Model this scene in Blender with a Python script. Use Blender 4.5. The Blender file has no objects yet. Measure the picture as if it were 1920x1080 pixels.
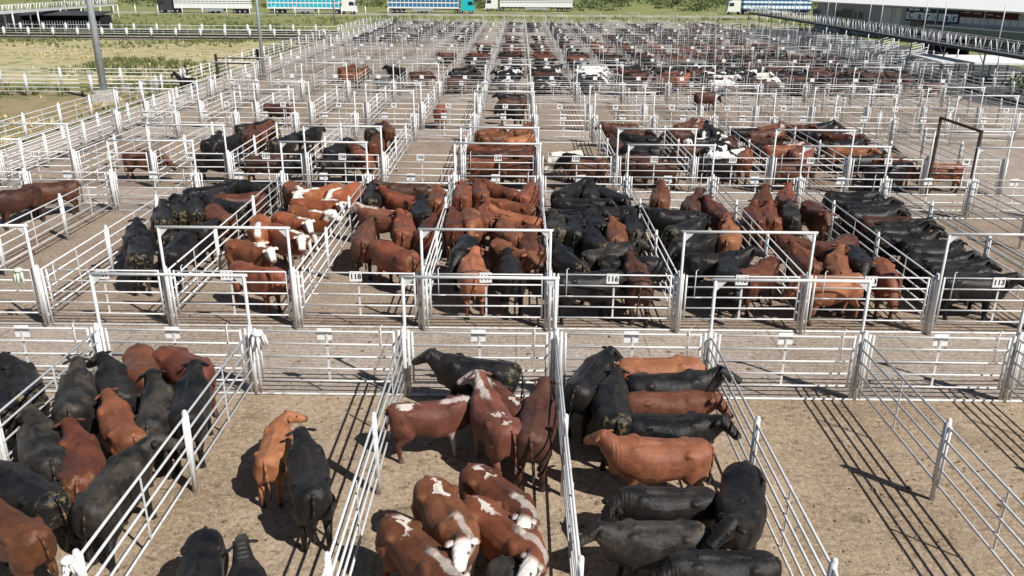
import bpy, bmesh, math, random
from mathutils import Vector, Matrix, Euler
random.seed(7)
R = math.radians
scene = bpy.context.scene
COL = scene.collection

# ------------------------------------------------------------------ camera, light, exposure
CAM_H = 9.927
cam_data = bpy.data.cameras.new('camera')
cam_data.sensor_width = 36.0
cam_data.lens = 1544.8 / 1920 * 36.0
cam_data.clip_start = 0.5
cam_data.clip_end = 3000
cam = bpy.data.objects.new('camera', cam_data)
COL.objects.link(cam)
cam.matrix_world = (Matrix.Translation((0, 0, CAM_H)) @ Matrix.Rotation(R(.357), 4, 'Z')
                    @ Matrix.Rotation(R(90 - 20.789), 4, 'X') @ Matrix.Rotation(R(.419), 4, 'Z'))
scene.camera = cam

SUN_DIR = Vector((.74, -.66, 1.0)).normalized()
world = bpy.data.worlds.new('World')
scene.world = world
world.use_nodes = True
wn = world.node_tree
bg = wn.nodes['Background']
sky = wn.nodes.new('ShaderNodeTexSky')
sky.sky_type = 'NISHITA'
sky.sun_disc = False
sky.sun_elevation = math.asin(SUN_DIR.z)
sky.sun_rotation = math.atan2(SUN_DIR.x, SUN_DIR.y)
sky.altitude = 20
sky.air_density = .8
sky.dust_density = .4
bg.inputs['Strength'].default_value = .05
wn.links.new(sky.outputs[0], bg.inputs[0])
sd = bpy.data.lights.new('sun', 'SUN')
sd.energy = 5.0
sd.angle = R(.5)
sd.color = (1, .97, .93)
sun = bpy.data.objects.new('sun', sd)
COL.objects.link(sun)
sun.rotation_euler = SUN_DIR.to_track_quat('Z', 'Y').to_euler()
scene.view_settings.view_transform = 'Standard'
scene.view_settings.look = 'None'
scene.view_settings.exposure = 0.22
scene.view_settings.gamma = 1
scene.view_settings.use_curve_mapping = False

# ------------------------------------------------------------------ helpers
def tag(o, label=None, cat=None, group=None, kind=None):
    if label: o['label'] = label
    if cat: o['category'] = cat
    if group: o['group'] = group
    if kind: o['kind'] = kind
    return o

def empty(name, loc=(0, 0, 0), rz=0.0):
    o = bpy.data.objects.new(name, None)
    o.empty_display_size = .2
    o.location = loc
    o.rotation_euler = (0, 0, rz)
    COL.objects.link(o)
    return o

def place(name, mesh, parent=None, loc=(0, 0, 0), rot=(0, 0, 0), sc=None):
    o = bpy.data.objects.new(name, mesh)
    COL.objects.link(o)
    if parent is not None: o.parent = parent
    o.location = loc
    o.rotation_euler = rot
    if sc is not None: o.scale = sc if hasattr(sc, '__len__') else (sc, sc, sc)
    return o

class MB:
    def __init__(s):
        s.v, s.f, s.m, s.sm = [], [], [], []
    def tube(s, p0, p1, r, n=8, r2=None, mat=0, cap=True):
        p0, p1 = Vector(p0), Vector(p1)
        d = p1 - p0
        if d.length < 1e-6: return
        d.normalize()
        a = d.orthogonal().normalized(); b = d.cross(a)
        if r2 is None: r2 = r
        o = len(s.v)
        for p, rr in ((p0, r), (p1, r2)):
            for i in range(n):
                t = 2 * math.pi * i / n
                s.v.append(p + a * math.cos(t) * rr + b * math.sin(t) * rr)
        for i in range(n):
            j = (i + 1) % n
            s.f.append((o + i, o + j, o + n + j, o + n + i)); s.m.append(mat); s.sm.append(True)
        if cap:
            s.f.append(tuple(o + i for i in reversed(range(n)))); s.m.append(mat); s.sm.append(False)
            s.f.append(tuple(o + n + i for i in range(n))); s.m.append(mat); s.sm.append(False)
    def path(s, pts, r, n=8, mat=0):
        for a, b in zip(pts, pts[1:]): s.tube(a, b, r, n, mat=mat)
        for p in pts[1:-1]: s.ball(p, r * 1.02, 6, 4, mat)
    def ball(s, c, r, nu=8, nv=6, mat=0, sc=(1, 1, 1), mx=None):
        c = Vector(c); o = len(s.v)
        pts = []
        for j in range(1, nv):
            ph = math.pi * j / nv
            for i in range(nu):
                t = 2 * math.pi * i / nu
                pts.append(Vector((math.sin(ph) * math.cos(t) * sc[0], math.sin(ph) * math.sin(t) * sc[1], math.cos(ph) * sc[2])) * r)
        pts.append(Vector((0, 0, r * sc[2]))); pts.append(Vector((0, 0, -r * sc[2])))
        for p in pts: s.v.append(c + (mx @ p if mx else p))
        T = o + (nv - 1) * nu; B = T + 1
        for i in range(nu):
            k = (i + 1) % nu
            s.f.append((T, o + i, o + k)); s.m.append(mat); s.sm.append(True)
            for j in range(nv - 2):
                s.f.append((o + j * nu + i, o + (j + 1) * nu + i, o + (j + 1) * nu + k, o + j * nu + k)); s.m.append(mat); s.sm.append(True)
            e = o + (nv - 2) * nu
            s.f.append((e + i, B, e + k)); s.m.append(mat); s.sm.append(True)
    def box(s, c, d, mat=0, mx=None):
        c = Vector(c); o = len(s.v)
        for x in (-.5, .5):
            for y in (-.5, .5):
                for z in (-.5, .5):
                    p = Vector((x * d[0], y * d[1], z * d[2]))
                    s.v.append(c + (mx @ p if mx else p))
        for q in ((0, 1, 3, 2), (4, 6, 7, 5), (0, 4, 5, 1), (2, 3, 7, 6), (0, 2, 6, 4), (1, 5, 7, 3)):
            s.f.append(tuple(o + i for i in q)); s.m.append(mat); s.sm.append(False)
    def poly(s, pts, mat=0):
        o = len(s.v)
        s.v += [Vector(p) for p in pts]
        s.f.append(tuple(range(o, o + len(pts)))); s.m.append(mat); s.sm.append(False)
    def prism(s, pts2, axis, a, b, mat=0):
        """extrude a 2D outline along an axis ('x': pts are (y,z); 'y': pts are (x,z))"""
        def P(p, t): return Vector((t, p[0], p[1])) if axis == 'x' else Vector((p[0], t, p[1]))
        o = len(s.v); n = len(pts2)
        s.v += [P(p, a) for p in pts2] + [P(p, b) for p in pts2]
        for i in range(n):
            j = (i + 1) % n
            s.f.append((o + i, o + j, o + n + j, o + n + i)); s.m.append(mat); s.sm.append(False)
        s.f.append(tuple(o + i for i in reversed(range(n)))); s.m.append(mat); s.sm.append(False)
        s.f.append(tuple(o + n + i for i in range(n))); s.m.append(mat); s.sm.append(False)
    def loft(s, rings, mat=0):
        n = len(rings[0]); o = len(s.v)
        for r in rings: s.v += r
        for k in range(len(rings) - 1):
            for i in range(n):
                j = (i + 1) % n
                s.f.append((o + k * n + i, o + k * n + j, o + (k + 1) * n + j, o + (k + 1) * n + i)); s.m.append(mat); s.sm.append(True)
        s.f.append(tuple(o + i for i in reversed(range(n)))); s.m.append(mat); s.sm.append(True)
        e = o + (len(rings) - 1) * n
        s.f.append(tuple(e + i for i in range(n))); s.m.append(mat); s.sm.append(True)
    def mesh(s, name, mats):
        me = bpy.data.meshes.new(name)
        me.from_pydata([tuple(v) for v in s.v], [], s.f)
        if not isinstance(mats, (list, tuple)): mats = [mats]
        for m in mats: me.materials.append(m)
        me.polygons.foreach_set('material_index', s.m)
        me.polygons.foreach_set('use_smooth', s.sm)
        bm = bmesh.new(); bm.from_mesh(me)
        bmesh.ops.recalc_face_normals(bm, faces=bm.faces)
        bm.to_mesh(me); bm.free()
        me.update()
        return me

# ------------------------------------------------------------------ materials
class NT:
    """small node helper"""
    def __init__(s, name):
        s.mat = bpy.data.materials.new(name); s.mat.use_nodes = True
        s.t = s.mat.node_tree; s.b = s.t.nodes['Principled BSDF']
    def n(s, typ, **kw):
        nd = s.t.nodes.new(typ)
        for k, v in kw.items(): setattr(nd, k, v)
        return nd
    def l(s, a, b): s.t.links.new(a, b)
    def val(s, sock, v):
        if hasattr(v, 'is_linked') or hasattr(v, 'links'): s.l(v, sock)
        else: sock.default_value = v
    def math(s, op, a, b=0.0, c=0.0, clamp=False):
        nd = s.n('ShaderNodeMath', operation=op); nd.use_clamp = clamp
        s.val(nd.inputs[0], a); s.val(nd.inputs[1], b); s.val(nd.inputs[2], c)
        return nd.outputs[0]
    def mix(s, fac, a, b):
        nd = s.n('ShaderNodeMix', data_type='RGBA')
        s.val(nd.inputs[0], fac)
        for k, v in ((6, a), (7, b)):
            if isinstance(v, tuple): nd.inputs[k].default_value = (*v[:3], 1)
            else: s.l(v, nd.inputs[k])
        return nd.outputs[2]
    def noise(s, scale, detail=4, rough=.55, vec=None, dist=0.0):
        nd = s.n('ShaderNodeTexNoise')
        nd.inputs['Scale'].default_value = scale; nd.inputs['Detail'].default_value = detail
        nd.inputs['Roughness'].default_value = rough; nd.inputs['Distortion'].default_value = dist
        if vec is not None: s.l(vec, nd.inputs['Vector'])
        return nd.outputs['Fac']
    def ramp(s, fac, a, b, smooth=True):
        nd = s.n('ShaderNodeMapRange'); nd.interpolation_type = 'SMOOTHSTEP' if smooth else 'LINEAR'
        s.l(fac, nd.inputs[0]); nd.inputs[1].default_value = a; nd.inputs[2].default_value = b
        return nd.outputs[0]
    def coord(s, kind='Object'): return s.n('ShaderNodeTexCoord').outputs[kind]
    def pos(s): return s.n('ShaderNodeNewGeometry').outputs['Position']
    def bump(s, h, strength, dist=.02):
        nd = s.n('ShaderNodeBump'); nd.inputs['Strength'].default_value = strength; nd.inputs['Distance'].default_value = dist
        s.l(h, nd.inputs['Height']); s.l(nd.outputs[0], s.b.inputs['Normal'])
    def base(s, c):
        if isinstance(c, tuple): s.b.inputs['Base Color'].default_value = (*c[:3], 1)
        else: s.l(c, s.b.inputs['Base Color'])
    def set(s, rough=.6, spec=.4, metal=0.0):
        s.b.inputs['Roughness'].default_value = rough; s.b.inputs['Specular IOR Level'].default_value = spec
        s.b.inputs['Metallic'].default_value = metal

def simple(name, c, rough=.6, spec=.4, metal=0.0, var=.15, scale=4.0):
    k = NT(name); k.set(rough, spec, metal)
    n = k.noise(scale, 5, .6, k.coord('Object'))
    k.base(k.mix(k.ramp(n, .3, .7), tuple(x * (1 - var) for x in c), tuple(min(1, x * (1 + var)) for x in c)))
    return k.mat

def painted(name, c, dirt, rough=.45):
    k = NT(name); k.set(rough, .5)
    p = k.pos()
    n1 = k.noise(3.0, 6, .65, p); n2 = k.noise(22.0, 4, .6, p)
    sx = k.n('ShaderNodeSeparateXYZ'); k.l(p, sx.inputs[0])
    low = k.ramp(sx.outputs[2], 1.0, .1)
    f = k.math('MULTIPLY', k.ramp(k.math('ADD', n1, k.math('MULTIPLY', n2, .5)), .72, 1.0), k.math('ADD', k.math('MULTIPLY', low, .55), .3), clamp=True)
    col = k.mix(f, c, dirt)
    k.base(col)
    k.bump(n2, .15, .004)
    return k.mat

M = {}
M['white_rail'] = painted('white_rail_paint', (.66, .66, .65), (.24, .18, .125))
M['grey_rail'] = painted('grey_far_rail_paint', (.46, .46, .455), (.20, .155, .12))  # darker grey tone of the rail paint, used for the far rows
M['plate'] = simple('plate_white', (.82, .82, .80), .4, .5, var=.04)
M['digit'] = simple('digit_black', (.015, .015, .016), .5, .4, var=.1)
M['brown_steel'] = simple('rusty_brown_steel', (.048, .036, .031), .7, .3, var=.35, scale=6)
M['galv'] = simple('galvanised_pole', (.42, .46, .49), .4, .5, .35, var=.12, scale=3)
M['concrete'] = simple('concrete_block', (.48, .45, .41), .85, .2, var=.15)
M['rag'] = simple('white_rag_cloth', (.78, .77, .73), .8, .2, var=.12, scale=20)
M['rag_green'] = simple('pale_green_cloth', (.55, .66, .52), .8, .2, var=.15, scale=20)
M['dark_board'] = simple('dark_boards', (.018, .018, .02), .8, .2, var=.4)
M['black'] = simple('black_rubber', (.012, .012, .013), .8, .2)
M['glass'] = simple('dark_glass', (.02, .025, .03), .12, .6)

def floor_mat(name, c1, c2, c3, ribs=0.0, streak=.5, joints=False):
    k = NT(name); k.set(.95, .12)
    p = k.pos()
    n0 = k.noise(.17, 4, .6, p); n1 = k.noise(.55, 6, .65, p, .4); n2 = k.noise(2.1, 8, .72, p, .3); n3 = k.noise(9, 6, .8, p, .6); n4 = k.noise(38, 4, .75, p)
    col = k.mix(k.ramp(n1, .36, .66), c1, c2)
    col = k.mix(k.math('MULTIPLY', k.ramp(n0, .45, .66), .55), col, c3)
    # trampled streaks running across the floor
    mp = k.n('ShaderNodeMapping'); mp.inputs['Scale'].default_value = (.9, 2.6, 1); mp.inputs['Rotation'].default_value = (0, 0, .5); k.l(p, mp.inputs[0])
    st = k.noise(1.3, 7, .75, mp.outputs[0], .8)
    col = k.mix(k.math('MULTIPLY', k.ramp(st, .52, .70), streak), col, tuple(x * .55 for x in c3))
    col = k.mix(k.math('MULTIPLY', k.ramp(n2, .52, .72), .7), col, c3)
    v = k.n('ShaderNodeTexVoronoi'); v.inputs['Scale'].default_value = 2.6; v.inputs['Randomness'].default_value = 1
    ad = k.n('ShaderNodeVectorMath', operation='ADD'); k.l(p, ad.inputs[0])
    nv = k.n('ShaderNodeTexNoise'); nv.inputs['Scale'].default_value = 2.3; nv.inputs['Detail'].default_value = 5; k.l(p, nv.inputs['Vector']); k.l(nv.outputs['Color'], ad.inputs[1])
    k.l(ad.outputs[0], v.inputs['Vector'])
    dung = k.math('MULTIPLY', k.ramp(v.outputs['Distance'], .30, .10), k.ramp(n1, .46, .6))
    col = k.mix(k.math('MULTIPLY', dung, .6), col, tuple(x * .38 for x in c3))
    g = k.math('ADD', k.math('MULTIPLY', n3, .65), k.math('MULTIPLY', n4, .5))
    col = k.mix(k.math('MULTIPLY', k.ramp(g, .57, .70), .8), col, tuple(min(.62, x * 1.45) for x in c2))
    col = k.mix(k.math('MULTIPLY', k.ramp(g, .56, .44), .85), col, tuple(x * .55 for x in c3))
    if joints:
        sx = k.n('ShaderNodeSeparateXYZ'); k.l(p, sx.inputs[0])
        j = k.math('MULTIPLY', k.ramp(k.math('PINGPONG', sx.outputs[0], 1.878), .03, .012), k.ramp(n2, .35, .5))
        col = k.mix(k.math('MULTIPLY', j, .6), col, tuple(x * .4 for x in c3))
    k.base(col)
    h = k.math('ADD', k.math('MULTIPLY', n3, .6), k.math('ADD', k.math('MULTIPLY', n4, .25), k.math('MULTIPLY', n2, .9)))
    if ribs:
        w = k.n('ShaderNodeTexWave'); w.bands_direction = 'Y'; w.inputs['Scale'].default_value = 1.6; w.inputs['Distortion'].default_value = 1.2
        k.l(p, w.inputs['Vector'])
        h = k.math('ADD', h, k.math('MULTIPLY', w.outputs['Fac'], ribs))
    k.bump(h, .8, .04)
    return k.mat

M['pen_floor'] = floor_mat('pen_dirt', (.335, .255, .175), (.40, .31, .22), (.18, .125, .08), streak=.85)
M['pen_floor2'] = floor_mat('pen_worn_concrete', (.275, .212, .16), (.33, .26, .20), (.155, .11, .08), ribs=.3)
M['lane_floor'] = floor_mat('lane_concrete', (.335, .275, .225), (.395, .335, .28), (.21, .16, .12), ribs=.35, streak=.4, joints=True)

def grass_mat(name, c1, c2, c3):
    k = NT(name); k.set(.95, .1)
    p = k.pos()
    n1 = k.noise(.05, 5, .6, p); n2 = k.noise(.45, 7, .7, p); n3 = k.noise(3.5, 6, .75, p)
    col = k.mix(k.ramp(n1, .38, .62), c1, c2)
    col = k.mix(k.ramp(n2, .47, .62), col, c3)
    col = k.mix(k.math('MULTIPLY', k.ramp(n3, .45, .7), .5), col, tuple(x * .6 for x in c1))
    k.base(col); k.bump(n3, .9, .15)
    return k.mat
M['green'] = grass_mat('green_grass', (.20, .23, .08), (.27, .28, .115), (.30, .285, .14))
M['dry'] = grass_mat('dry_grass', (.56, .47, .29), (.48, .42, .23), (.25, .28, .11))
M['scrub'] = grass_mat('scrub_grass', (.33, .27, .15), (.38, .29, .17), (.19, .20, .09))
M['track'] = grass_mat('pale_track', (.42, .38, .29), (.38, .36, .26), (.33, .33, .20))

def leaf_mat(name, c1, c2):
    k = NT(name); k.set(.7, .25)
    oi = k.noise(1.3, 3, .6, k.pos()); n2 = k.noise(7.0, 2, .6, k.pos())
    k.base(k.mix(k.ramp(k.math('ADD', k.math('MULTIPLY', oi, .5), k.math('MULTIPLY', n2, .5)), .35, .65), c1, c2))
    k.b.inputs['Transmission Weight'].default_value = 0
    return k.mat
M['leaf'] = leaf_mat('shrub_leaves', (.06, .10, .03), (.15, .20, .06))
M['leaf_far'] = leaf_mat('hedge_leaves', (.05, .075, .028), (.12, .145, .055))
M['blade_dry'] = leaf_mat('dry_blades', (.42, .36, .19), (.58, .50, .28))
M['blade_green'] = leaf_mat('green_blades', (.09, .115, .035), (.18, .19, .075))

# ------------------------------------------------------------------ ground
X0, W, PANEL = -2.779, 3.7567, 4.2
def DX(c): return X0 + W * c
ROWS = {'A': (5.83, 18.42), 'B': (22.66, 35.25), 'C': (39.53, 52.13), 'D': (56.41, 69.0), 'E': (73.28, 85.88),
        'F': (90.16, 102.75), 'G': (107.03, 119.63), 'H': (123.9, 136.5), 'I': (140.78, 153.37), 'J': (157.65, 170.25)}
RL = 'ABCDEFGHIJ'
CMAX = {'A': 4, 'B': 6, 'C': 6, 'D': 9, 'E': 10, 'F': 10, 'G': 10, 'H': 10, 'I': 10, 'J': 10}
CMIN = -6
ALLEY0, ALLEY1 = -30.35, -25.9

def sheet(name, x0, x1, y0, y1, z, mat, nx=1, ny=1):
    mb = MB()
    mb.poly([(x0, y0, z), (x1, y0, z), (x1, y1, z), (x0, y1, z)])
    return tag(place(name, mb.mesh(name, mat)), kind='structure')

sheet('ground', -1500, 1500, -200, 2500, -.02, M['green'])
sheet('yard_floor', ALLEY0, 46, 1, 176, -.008, M['lane_floor'])
for r in RL:
    y0, y1 = ROWS[r]
    m = M['pen_floor'] if r in 'A' else M['pen_floor2']
    sheet('pen_floor', DX(CMIN), DX(CMAX[r] + 1) , y0, y1, -.004, m)
sheet('dry_paddock', -120, ALLEY0 - .5, 80.5, 133, -.012, M['dry'])
sheet('scrub_paddock', -120, ALLEY0 - .5, 20, 70.8, -.012, M['scrub'])
sheet('stock_lane', -120, ALLEY0, 71.0, 77, -.008, M['scrub'])
sheet('far_lane', -120, ALLEY0, 135.5, 146, -.008, M['lane_floor'])
sheet('truck_track', -300, 300, 224, 236, -.008, M['track'])
sheet('gravel_apron', ALLEY0 - 2, 60, 177, 200, -.012, M['track'])

# ------------------------------------------------------------------ fences of the pens
RZ = (1.72, 1.41, 1.09, .76, .42)
GZ = (1.75, 1.42, 1.08, .74, .40)

def m_rail(L, r=.026, n=8):
    mb = MB(); mb.tube((0, 0, 0), (0, L, 0), r, n); return mb.mesh('rail', M['white_rail'])
def m_post():
    mb = MB()
    mb.tube((0, 0, -.02), (0, 0, 1.84), .052, 10); mb.ball((0, 0, 1.84), .053, 10, 5)
    for s in (-1, 1):
        mb.tube((0, s * .105, .36), (0, s * .105, 1.75), .03, 8)
        for z in (.5, 1.1, 1.66): mb.box((0, s * .06, z), (.03, .1, .07))
    return mb.mesh('post', M['white_rail'])
def m_end_post():
    mb = MB()
    mb.tube((0, 0, -.02), (0, 0, 1.86), .06, 10); mb.ball((0, 0, 1.86), .061, 10, 5)
    for sx in (-1, 1):
        mb.tube((sx * .12, 0, -.02), (sx * .12, 0, 1.8), .036, 8)
        for z in (.35, 1.0, 1.62): mb.box((sx * .07, 0, z), (.1, .04, .09))
    mb.tube((0, -.11, .4), (0, -.11, 1.74), .028, 8)
    mb.tube((0, .11, .4), (0, .11, 1.74), .028, 8)
    return mb.mesh('end_post', M['white_rail'])
def m_stay():
    mb = MB(); mb.box((.036, 0, (RZ[0] + RZ[-1]) / 2), (.012, .05, RZ[0] - RZ[-1])); return mb.mesh('stay', M['white_rail'])
LEN = 12.6
RAIL, POST, EPOST, STAY = m_rail(LEN), m_post(), m_end_post(), m_stay()

def joined_divider(L=12.6, lean=False):
    mb = MB()
    for z in RZ: mb.tube((0, 0, z), (0, L, z), .021, 5)
    k = int(round(L / PANEL))
    for i in range(k + 1):
        y = i * L / k
        mb.tube((0, y, -.02), (0, y, 1.85), .045, 6)
        for s in (-1, 1): mb.tube((0, y + s * .11, .36), (0, y + s * .11, 1.75), .02, 5)
        if i < k: mb.box((.036, y + L / k / 2, 1.07), (.012, .05, 1.3))
    return mb.mesh('pen_fence', M['grey_rail'])
DIV_FAR = joined_divider()

PENNO = {'B': 117, 'C': 104, 'D': 91, 'E': 78, 'F': 65, 'G': 52, 'H': 39, 'I': 26, 'J': 13}
NTH = ['zeroth', 'first', 'second', 'third', 'fourth', 'fifth', 'sixth', 'seventh', 'eighth', 'ninth', 'tenth', 'eleventh', 'twelfth', 'thirteenth',
       'fourteenth', 'fifteenth', 'sixteenth', 'seventeenth', 'eighteenth']
def row_word(r): return NTH[RL.index(r) + 1]
def pen_words(r, c): return '%s pen from alley, %s row' % (NTH[c - CMIN + 1], row_word(r))

def divider(r, c):
    y0 = ROWS[r][0]
    if c <= CMIN: lab = 'white pipe fence closing the alley side of the %s pen row' % row_word(r)
    elif c > CMAX[r]: lab = 'white pipe fence closing the end of the %s pen row away from the alley' % row_word(r)
    else: lab = 'white pipe fence between the %s and %s pens from the alley, %s row' % (NTH[c - CMIN], NTH[c - CMIN + 1], row_word(r))
    if r in 'ABCD':
        e = tag(empty('pen_fence', (DX(c), y0, 0)), lab, 'fence', 'fences between the pens')
        for z in RZ: place('rail', RAIL, e, (random.uniform(-.008, .008), 0, z + random.uniform(-.012, .012)), (random.uniform(-.0012, .0012), 0, random.uniform(-.001, .001)))
        for i in range(4):
            place('post', EPOST if i in (0, 3) else POST, e, (0, i * PANEL, 0), (random.uniform(-.008, .008), random.uniform(-.012, .012), 0))
            if i < 3: place('stay', STAY, e, (0, (i + .5) * PANEL, 0))
    else:
        tag(place('pen_fence', DIV_FAR, None, (DX(c), y0, 0)), lab, 'fence', 'fences between the pens')

# gates
GW = W - .46
def m_bar(L, r, n=8):
    mb = MB(); mb.tube((-L / 2, 0, 0), (L / 2, 0, 0), r, n); return mb.mesh('rail', M['white_rail'])
GRAIL = m_bar(GW, .024)
def m_stile():
    mb = MB(); mb.tube((0, 0, GZ[-1] - .03), (0, 0, GZ[0] + .03), .03, 8); return mb.mesh('stile', M['white_rail'])
GSTILE = m_stile()
def m_gstay():
    mb = MB(); mb.box((0, .03, (GZ[0] + GZ[-1]) / 2), (.055, .012, GZ[0] - GZ[-1])); return mb.mesh('stay', M['white_rail'])
GSTAY = m_gstay()
def m_plate():
    mb = MB(); mb.box((0, 0, 0), (.36, .008, .31)); return mb.mesh('number_plate', M['plate'])
PLATE = m_plate()
def m_latch():
    mb = MB()
    mb.path([(0, 0, 1.08), (0, 0, 1.93), (.05, 0, 1.96)], .014, 6)
    mb.tube((-.1, 0, 1.1), (.2, 0, 1.1), .016, 6)
    return mb.mesh('latch', M['white_rail'])
LATCH = m_latch()
def m_brace():
    mb = MB()
    for s in (-1, 1): mb.prism([(0, 1.75), (s * .2, 1.75), (s * .1, 1.5), (0, 1.45)], 'y', .018, .026)
    return mb.mesh('gusset_plate', M['plate'])
def joined_gate(front):
    mb = MB()
    for z in GZ: mb.tube((-GW / 2, 0, z), (GW / 2, 0, z), .019, 5)
    for s in (-1, 1): mb.tube((s * GW / 2, 0, GZ[-1]), (s * GW / 2, 0, GZ[0]), .022, 5)
    mb.box((0, .03, 1.08), (.055, .012, 1.35))
    mb.box((0, -.05 if front else .05, 1.63), (.36, .008, .31), 1)
    return mb.mesh('pen_gate', [M['grey_rail'], M['plate']])
GATE_F, GATE_B = joined_gate(True), joined_gate(False)

def text_mesh(txt, size, mat, name='number', depth=.0):
    cu = bpy.data.curves.new('txt', 'FONT'); cu.body = txt; cu.size = size
    cu.align_x = 'CENTER'; cu.align_y = 'CENTER'; cu.offset = .006 * size / .2; cu.extrude = .001; cu.resolution_u = 3
    o = bpy.data.objects.new('txt', cu); COL.objects.link(o)
    dg = bpy.context.evaluated_depsgraph_get()
    me = bpy.data.meshes.new_from_object(o.evaluated_get(dg))
    bpy.data.objects.remove(o); me.name = name
    me.materials.clear(); me.materials.append(mat)
    return me

def gate(r, c, back):
    y = ROWS[r][1] if back else ROWS[r][0]
    x = DX(c) + W / 2
    if back: lab = 'white far-end gate of the %s' % pen_words(r, c)
    elif r in 'BC': lab = 'white gate with number plate %d, near end of %s' % (PENNO[r] - c, pen_words(r, c))
    else: lab = 'white numbered near-end gate of the %s' % pen_words(r, c)
    ang = random.uniform(-.012, .012)
    if r in 'ABCD':
        e = tag(empty('pen_gate', (x, y, 0), ang), lab, 'gate', 'gates of the pens')
        for z in GZ: place('rail', GRAIL, e, (0, 0, z + random.uniform(-.01, .01)), (0, random.uniform(-.004, .004), random.uniform(-.004, .004)))
        for s in (-1, 1): place('stile', GSTILE, e, (s * GW / 2, 0, 0))
        place('stay', GSTAY, e)
        place('latch', LATCH, e, (GW / 2 - .3 if back else -GW / 2 + .25, -.05, 0))
        p = place('number_plate', PLATE, e, (random.uniform(-.1, .02), .05 if back else -.05, 1.66), (0, random.uniform(-.02, .02), 0))
        if not back:
            place('number', text_mesh(str(PENNO[r] - c), .22, M['digit']), p, (0, -.0065, -.01), (R(90), 0, 0))
    else:
        tag(place('pen_gate', GATE_B if back else GATE_F, None, (x, y, 0), (0, 0, ang)), lab, 'gate', 'gates of the pens')

# overhead frames
FH = 3.14
def m_leg(): mb = MB(); mb.tube((0, 0, -.02), (0, 0, FH), .042, 8); return mb.mesh('leg', M['white_rail'])
def m_cross(): mb = MB(); mb.tube((-.05, 0, FH), (W + .05, 0, FH), .042, 8); return mb.mesh('crossbar', M['white_rail'])
def m_corner():
    mb = MB(); mb.prism([(0, FH), (.32, FH), (0, FH - .32)], 'y', -.008, .008); return mb.mesh('corner_gusset', M['white_rail'])
def m_corner2():
    mb = MB(); mb.prism([(0, FH), (-.32, FH), (0, FH - .32)], 'y', -.008, .008); return mb.mesh('corner_gusset', M['white_rail'])
LEG, CROSS, COR1, COR2 = m_leg(), m_cross(), m_corner(), m_corner2()
def joined_frame():
    mb = MB()
    for x in (0, W): mb.tube((x, 0, 0), (x, 0, FH), .032, 6)
    mb.tube((-.05, 0, FH), (W + .05, 0, FH), .034, 6)
    mb.prism([(0, FH), (.3, FH), (0, FH - .3)], 'y', -.008, .008); mb.prism([(W, FH), (W - .3, FH), (W, FH - .3)], 'y', -.008, .008)
    return mb.mesh('overhead_frame', M['grey_rail'])
FRAME_FAR = joined_frame()
def frame(r, c, back):
    y = ROWS[r][1] + .14 if back else ROWS[r][0] - .14
    lab = 'tall white overhead frame above the %s-end gate of %s' % ('far' if back else 'near', pen_words(r, c))
    if r in 'ABCD':
        e = tag(empty('overhead_frame', (DX(c) + .03, y, 0)), lab, 'frame', 'overhead frames above the gates')
        place('leg', LEG, e); place('leg', LEG, e, (W - .06, 0, 0)); place('crossbar', CROSS, e, (-.03, 0, 0))
        place('corner_gusset', COR1, e); place('corner_gusset', COR2, e, (W - .06, 0, 0))
    else:
        tag(place('overhead_frame', FRAME_FAR, None, (DX(c), y, 0)), lab, 'frame', 'overhead frames above the gates')

for r in RL:
    for c in range(CMIN, CMAX[r] + 2): divider(r, c)
    for c in range(CMIN, CMAX[r] + 1):
        if r != 'A':
            gate(r, c, False)
            if c % 2 == 0: frame(r, c, False)
        gate(r, c, True)
        if c % 2 == 0: frame(r, c, True)
    for back in ((1,) if r == 'A' else (0, 1)):
        y = ROWS[r][back]
        mb = MB(); mb.tube((DX(CMIN), 0, .03), (DX(CMAX[r] + 1), 0, .03), .032, 6)
        tag(place('ground_sill', mb.mesh('ground_sill', M['white_rail']), None, (0, y, 0)), kind='structure')

# gates and frames beyond the right end of the third row
frame('C', 8, True)

# long alley fences on the left
def run_fence(name, p0, p1, lab, step=PANEL, rails=RZ, h=1.85, parts=True, board=None, r=.03):
    p0, p1 = Vector(p0), Vector(p1)
    d = p1 - p0; L = d.length; n = max(1, int(round(L / step))); st = L / n
    rz = math.atan2(-d.x, d.y)
    if parts:
        e = tag(empty(name, p0, rz), lab, 'fence')
        rm = m_rail(L, r, 6)
        for z in rails: place('rail', rm, e, (0, 0, z))
        for i in range(n + 1):
            place('post', POST if h > 1.6 else POST, e, (0, i * st, 0), (0, 0, 0), (3.4, 1.5, h / 1.85) if board else (1.4, 1, h / 1.85))
        for i in range(n): place('stay', STAY, e, (0, (i + .5) * st, 0))
        if board is not None:
            for z in board:
                mb = MB(); mb.box((.05, L / 2, z), (.03, L, .24)); place('board', mb.mesh('board', M['dark_board']), e)
    return e
run_fence('alley_fence', (ALLEY0, 34, 0), (ALLEY0, 71.4, 0), 'outer white pipe fence of the left alley, from the near edge to the side lane')
run_fence('alley_fence', (ALLEY0, 76.6, 0), (ALLEY0, 134.5, 0), 'outer white pipe fence of the left alley beside the dry paddock')
run_fence('alley_fence', (ALLEY0, 147, 0), (ALLEY0, 176, 0), 'outer white pipe fence of the left alley at its far end')
run_fence('alley_fence', (ALLEY1, 30, 0), (ALLEY1, 176, 0), 'inner white pipe fence of the left alley along the pens')
run_fence('side_lane_fence', (-64, 71.2, 0), (ALLEY0 - .4, 71.2, 0), 'near white pipe fence of the side lane on the left, by the light pole', step=5.2)
run_fence('side_lane_fence', (-64, 76.8, 0), (ALLEY0 - .4, 76.8, 0), 'far white pipe fence of the side lane on the left, below the dry paddock', step=5.2)
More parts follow.
